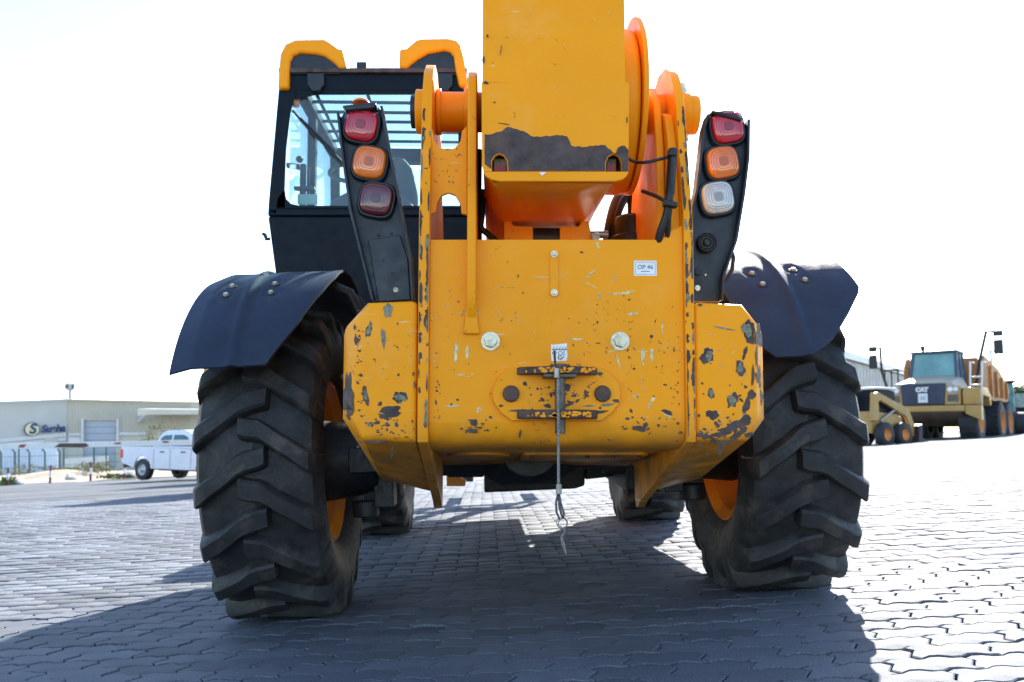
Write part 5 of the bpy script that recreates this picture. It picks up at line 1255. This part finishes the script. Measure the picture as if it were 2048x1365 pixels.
t_ = text('grille_lettering', 'CAT', .22, .02, B['trim'], Matrix.Translation((-.02, -.08, 2.04)) @ LM, DT, 0, .02)
mb = MB(); mb.box(-.16, .18, -.11, -.08, 1.55, 1.90); dt(mb, 'notice_card', B['trim'])
mb = MB(); mb.box(-.09, .11, -.115, -.11, 1.65, 1.80); dt(mb, 'notice_print', B['door'])
mb = MB(); mb.loft([[(-1.35, -.10, 1.20), (1.42, -.10, 1.20), (1.42, -.10, 1.43), (-1.35, -.10, 1.43)], [(-1.35, .9, 1.1), (1.42, .9, 1.1), (1.42, .9, 1.43), (-1.35, .9, 1.43)]]); dt(mb, 'bumper', B['cat'], bevel=.03)
mb = MB(); mb.yz([(-.05, 1.19), (.6, .75), (2.2, .7), (2.2, 1.3), (0, 1.3)], -1.25, 1.3); dt(mb, 'belly_guard', B['belly'], bevel=.03)
mb = MB(); mb.prism([(1.42, .02, 1.43), (1.95, .10, 1.43), (1.95, .10, .85), (1.42, 0, 1.12)], (0, .35, 0)); dt(mb, 'step_panel', B['cat'], bevel=.02)
for s in (-1, 1):
    mb = MB(); mb.yz([(.15, 1.44), (.12, 1.95), (.35, 2.12), (1.6, 2.12), (2.1, 1.9), (2.2, 1.44), (1.95, 1.44), (1.8, 1.75), (.6, 1.8), (.35, 1.44)], s * 1.64 - .32, s * 1.64 + .30); dt(mb, 'wheel_arch', B['cat'], bevel=.05)
    for y in (1.15, 5.6, 7.4):
        mb = MB(); mb.lathe([(-.33, .45), (-.34, .72), (-.26, .86), (.26, .86), (.34, .72), (.33, .45)], c=(s * 1.42, y, .86), axis='X', n=36)
        for k in range(24):
            a_ = k * math.pi / 12
            for q in (-1, 1):
                P0_ = Vector((s * 1.42, y, .86)); w0 = []
                for (u, dt_) in ((.02, 0), (.30, .10)):
                    for da in (0, .10):
                        for rr_ in (.85, .895):
                            th_ = a_ + dt_ * q * 1 + da + (.13 if q > 0 else 0); w0.append(P0_ + Vector((q * u, rr_ * math.cos(th_), rr_ * math.sin(th_))))
                mb.add(w0, [(0, 1, 3, 2), (4, 6, 7, 5), (0, 4, 5, 1), (2, 3, 7, 6), (1, 5, 7, 3), (0, 2, 6, 4)])
        wh = dt(mb, 'wheel', B['tyre'])
        mb = MB(); mb.lathe([(s * .335, .46), (s * .30, .42), (s * .2, .38), (s * .15, .15), (s * .2, .001)], c=(s * 1.42, y, .86), axis='X', n=28); mb.build('rim', B['orange'], wh, smooth=True)
# cab
mb = MB(); cbp = [(-.86, 2.45), (.86, 2.45), (.80, 3.55), (.70, 3.66), (-.70, 3.66), (-.80, 3.55)]
for (a_, b_) in (((-.86, 1.65, 2.45), (-.78, 1.95, 3.6)), ((.86, 1.65, 2.45), (.78, 1.95, 3.6)), ((-.86, 3.1, 2.45), (-.78, 3.0, 3.6)), ((.86, 3.1, 2.45), (.78, 3.0, 3.6)), ((.86, 2.4, 2.45), (.78, 2.45, 3.6))):
    bar(mb, a_, b_, .06, .06)
mb.box(-.86, .86, 1.60, 3.15, 2.40, 2.52); dt(mb, 'cab_frame', pmat('cab_grey_blue', (.05, .08, .12), .4, var=.1), bevel=.02)
mb = MB(); mb.box(-.88, .88, 1.85, 3.12, 3.58, 3.70); dt(mb, 'cab_roof', pmat('cab_roof_blue', (.06, .09, .14), .4, var=.1), bevel=.05)
mb = MB(); mb.add([(-.80, 1.66, 2.53), (.80, 1.66, 2.53), (.73, 1.95, 3.57), (-.73, 1.95, 3.57)], [(0, 1, 2, 3)]); dt(mb, 'windscreen', pmat('sky_lit_windscreen', (.17, .33, .33), .08, var=.25, vs=1.2))
mb = MB(); mb.box(-.84, .84, 3.0, 3.05, 2.5, 3.58); dt(mb, 'rear_window', pmat('pale_rear_glass', (.3, .45, .45), .2, var=.3))
mb = MB(); mb.add([(.86, 1.72, 2.53), (.86, 3.05, 2.53), (.79, 3.0, 3.57), (.79, 2.0, 3.57)], [(0, 1, 2, 3)]); dt(mb, 'side_window', pmat('side_glass', (.12, .18, .22), .1, var=.3))
mb = MB(); mb.box(-.2, .25, 2.2, 2.5, 2.6, 3.05); dt(mb, 'driver_seat', M['seat'], bevel=.05)
mb = MB(); mb.cyl((-.5, 2.3, 3.7), (-.5, 2.3, 3.95), .08, n=10); dt(mb, 'beacon', M['hose'])
# bed
mb = MB(); bd = [(3.3, 2.0), (3.2, 3.15), (3.6, 3.55), (6.6, 3.15), (8.6, 2.55), (9.1, 2.3), (8.3, 1.65), (7.2, 1.55), (5.0, 1.75)]
mb.loft([[(-1.5, y, z) for y, z in bd], [(-1.3, y, z) for y, z in bd]]); mb.loft([[(1.3, y, z) for y, z in bd], [(1.5, y, z) for y, z in bd]])
mb.box(-1.299, 1.299, 3.25, 3.45, 2.0, 3.45); mb.loft([[(-1.299, 3.46, 1.95), (1.299, 3.46, 1.95), (1.299, 3.46, 2.1), (-1.299, 3.46, 2.1)], [(-1.299, 8.7, 1.75), (1.299, 8.7, 1.75), (1.299, 8.7, 1.9), (-1.299, 8.7, 1.9)]])
dt(mb, 'dump_bed', B['brown'], bevel=.02)
for y in (4.4, 5.6, 6.8, 7.9):
    mb = MB(); mb.loft([[(1.5, y, 1.9), (1.62, y, 1.9), (1.62, y + .14, 1.9), (1.5, y + .14, 1.9)], [(1.5, y, 3.3 - (y - 3.6) * .16), (1.60, y, 3.3 - (y - 3.6) * .16), (1.60, y + .14, 3.3 - (y - 3.6) * .16), (1.5, y + .14, 3.3 - (y - 3.6) * .16)]]); dt(mb, 'bed_rib', B['brown'])
mb = MB(); mb.box(-.6, .6, 2.2, 8.6, .95, 1.5); mb.cyl((-1.3, 1.15, .86), (1.3, 1.15, .86), .2, n=14); mb.cyl((-1.3, 5.6, .86), (1.3, 5.6, .86), .2, n=14); mb.cyl((-1.3, 7.4, .86), (1.3, 7.4, .86), .2, n=14); dt(mb, 'frame', B['belly'])
mb = MB(); mb.tube([(.9, 4.2, 1.3), (1.1, 6.0, 2.2)], .14, 12); dt(mb, 'tip_cylinder', M['dark'])
# mirrors and rails
for (s, x, y) in ((-1, -1.75, .7), (1, 2.0, 1.0)):
    mb = MB(); mb.tube([(s * 1.45, y + .1, 1.9), (x + .05, y + .06, 2.9), (x + .02, y + .06, 3.85), (x - .25, y + .05, 3.80)] if s < 0 else [(1.5, y + .6, 2.1), (1.75, y + .3, 3.2), (x + .05, y + .06, 4.25), (x + .45, y + .05, 4.20)], .055, 8); mo = dt(mb, 'mirror_arm', M['hose'])
    zz2 = 3.0 if s < 0 else 3.35; xx2 = x - .25 if s < 0 else x + .45
    mb = MB(); mb.box(xx2 - .16, xx2 + .16, y - .04, y + .04, zz2, zz2 + .55); mb.box(xx2 - .16, xx2 + .16, y - .04, y + .04, zz2 + .68, zz2 + .9); mb.build('mirror', M['hose'], mo, bevel=.03)
mb = MB()
for x in (1.55, 1.95): mb.tube([(x, .25, 1.45), (x - .05, .9, 3.1), (x - .05, 1.5, 3.1)], .035, 8)
for z in (2.2, 2.5): mb.tube([(1.55, .5, z), (1.95, .5, z)], .03, 8)
dt(mb, 'ladder_rail', B['trim'], smooth=True)
mb = MB()
for x in (-1.2, -1.45, -1.7): mb.tube([(x, 1.2, 2.1), (x, 1.2, 2.95), (x, 2.4, 2.95)], .03, 6)
mb.tube([(-1.2, 1.2, 2.95), (-1.9, 1.2, 2.95)], .03, 6); dt(mb, 'handrail', M['hose'], smooth=True)

# ---- right warehouse / shed
RB = thing('grey_shed', 'long pale grey industrial shed receding behind the machines on the right', 'building', at(1700, 880, 60))
D0_, D1_ = 58, 150
DR_ = lambda px_: lerpD(px_, D0_, D1_, 1640, 1830)
rt = lambda x: 705 + (x - 1690) * .325
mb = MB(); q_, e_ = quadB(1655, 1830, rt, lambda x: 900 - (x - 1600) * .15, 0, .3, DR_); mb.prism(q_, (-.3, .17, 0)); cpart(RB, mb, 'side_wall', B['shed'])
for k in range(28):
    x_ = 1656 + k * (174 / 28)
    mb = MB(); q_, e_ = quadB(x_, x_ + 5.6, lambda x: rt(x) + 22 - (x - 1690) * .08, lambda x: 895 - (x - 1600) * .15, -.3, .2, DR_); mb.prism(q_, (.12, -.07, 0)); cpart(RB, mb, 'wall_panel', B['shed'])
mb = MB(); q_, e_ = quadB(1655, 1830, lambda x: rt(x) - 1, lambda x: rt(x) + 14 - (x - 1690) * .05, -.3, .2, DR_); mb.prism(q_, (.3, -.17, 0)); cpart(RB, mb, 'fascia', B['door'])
r0, r1 = at(1600, rt(1600), DR_(1600)), at(1830, rt(1830), DR_(1830))
bk = Vector((-9, 5.2, 0)); dn = Vector((0, 0, -14)); r0 = at(1655, rt(1655), DR_(1655))
mb = MB(); mb.prism([r0 + Vector((-.2, .1, 0)), r1, r1 + bk, r0 + bk], (0, 0, -.2)); cpart(RB, mb, 'roof', B['wall2'])
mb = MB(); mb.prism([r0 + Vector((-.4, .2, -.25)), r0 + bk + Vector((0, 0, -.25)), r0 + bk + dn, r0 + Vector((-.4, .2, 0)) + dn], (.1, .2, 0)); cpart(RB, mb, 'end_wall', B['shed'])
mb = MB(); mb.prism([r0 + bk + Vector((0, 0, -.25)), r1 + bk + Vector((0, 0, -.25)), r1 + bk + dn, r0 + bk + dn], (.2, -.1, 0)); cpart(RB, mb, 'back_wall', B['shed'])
# green tank by the shed
c0 = at(1764, 835, 48); mb = MB(); mb.box(c0.x - 1.0, c0.x + 1.0, c0.y, c0.y + 2.0, c0.z - 1.2, c0.z + .75); tag(mb.build('green_container', B['teal'], None, bevel=.05), 'dark green container between the skid steer and the dump truck', 'container')
# ---- orange backhoe far right
EX = thing('backhoe_loader', 'orange backhoe with raised arm at the right edge of the yard', 'backhoe', at(2058, 862, 46), R_(-20))
def ex(mb, name, mat, **k): return mb.build(name, mat, EX, **k)
mb = MB(); mb.tube([(-.9, -.2, .9), (-1.0, -.3, 1.6), (-1.1, -.3, 2.3), (-1.45, -.2, 3.1)], .13, 4); ex(mb, 'boom', B['orange'])
mb = MB(); mb.tube([(-1.45, -.2, 3.1), (-1.2, -.5, 1.9), (-1.1, -.6, 1.2)], .09, 4); ex(mb, 'dipper', B['orange'])
mb = MB(); mb.yz([(-.6, .25), (-.6, .65), (1.4, .9), (2.4, .9), (2.4, .35)], -1.2, 1.1); ex(mb, 'chassis', B['orange'], bevel=.05)
mb = MB(); mb.prism([(.1, -.6, .5), (.55, -.6, .5), (.9, -.6, 1.5), (.6, -.6, 1.6)], (0, .4, 0)); ex(mb, 'stabiliser', B['orange'], bevel=.02)
mb = MB(); mb.box(-.5, 1.1, .3, 1.8, .95, 1.3); ex(mb, 'cab_base', M['cabpaint'])
mb = MB(); mb.box(-.5, 1.1, .3, 1.8, 1.301, 2.1); ex(mb, 'cab_glass', pmat('teal_cab_glass', (.06, .18, .2), .1, var=.4))
mb = MB(); mb.box(-.6, 1.2, .2, 1.9, 2.101, 2.2); ex(mb, 'cab_roof', M['cabpaint'])
for s in (-1, 1):
    mb = MB(); mb.lathe([(-.2, .3), (-.2, .6), (.2, .6), (.2, .3)], c=(s * .95, 1.4, .62), axis='X', n=24); ex(mb, 'wheel', B['tyre'])
c0 = at(2000, 850, 42)
GT = thing('teal_cab_tractor', 'dark machine with sloped teal glass cab behind the dump truck wheels', 'tractor', (c0.x, c0.y, gz(c0.x, c0.y)), R_(-25))
mb = MB(); mb.yz([(0, 1.1), (.3, 2.6), (1.5, 2.6), (1.7, 1.1)], -.7, .7); mb.build('cab', pmat('teal_cab_glass_dark', (.08, .22, .22), .1, var=.4), GT, bevel=.06)
mb = MB(); mb.box(-.8, .8, .2, 1.6, 2.6, 2.72); mb.build('cab_roof', M['cabpaint'], GT, bevel=.04)
mb = MB(); mb.box(-.6, .6, -.8, 2.4, .5, 1.09); mb.build('chassis', M['dark'], GT, bevel=.04)
for s in (-1, 1):
    for y in (-.3, 1.6):
        mb = MB(); mb.lathe([(-.2, .3), (-.2, .55), (.2, .55), (.2, .3)], c=(s * .8, y, .56), axis='X', n=24); mb.build('wheel', B['tyre'], GT)
# trees on the far right and lamp posts
rgt = random.Random(9)
for (x_, y_, D_, r_, lb) in ((2040, 797, 140, 3.4, 'round green tree top behind the backhoe at the right edge'), (2075, 792, 150, 4.2, 'green tree just outside the right edge beyond the yard')):
    c0 = at(x_, y_, D_); t_ = thing('tree', lb, 'tree', (c0.x, c0.y, c0.z - 6), 0, 'trees beyond the yard')
    mb = MB(); mb.tube([(0, 0, -3), (.2, 0, 3), (0, .2, 6)], [.35, .25, .12], 8); mb.tube([(.1, 0, 3), (1.4, .3, 5.6)], [.15, .05], 6); mb.tube([(.1, 0, 3.4), (-1.3, -.3, 5.8)], [.15, .05], 6); mb.build('trunk', B['bark'], t_)
    mb = MB()
    for _ in range(14):
        scatter_leaves(mb, Vector((rgt.uniform(-.6, .6) * r_, rgt.uniform(-.5, .5) * r_, 6 + rgt.uniform(-.45, .25) * r_)), r_ * .5, r_ * .5, r_ * .38, 160, .35, rgt)
    me = bpy.data.meshes.new('crown'); me.from_pydata([tuple(v) for v in mb.v], [], mb.f); link('crown', me, B['leaf'], t_)
for (x_, yt, D_, lb) in ((1988, 704, 120, 'slim lamp post rising behind the dump truck bed'),):
    c0 = at(x_, 850, D_); t_ = thing('street_lamp', lb, 'street lamp', c0)
    h_ = at(x_, yt, D_).z - c0.z
    mb = MB(); mb.tube([(0, 0, -1), (0, 0, h_)], [.22, .16], 8); mb.build('pole', B['galv'], t_)
    mb = MB(); mb.box(-.9, .9, -.15, .15, h_, h_ + .18); mb.build('lamp_head', B['galv'], t_)
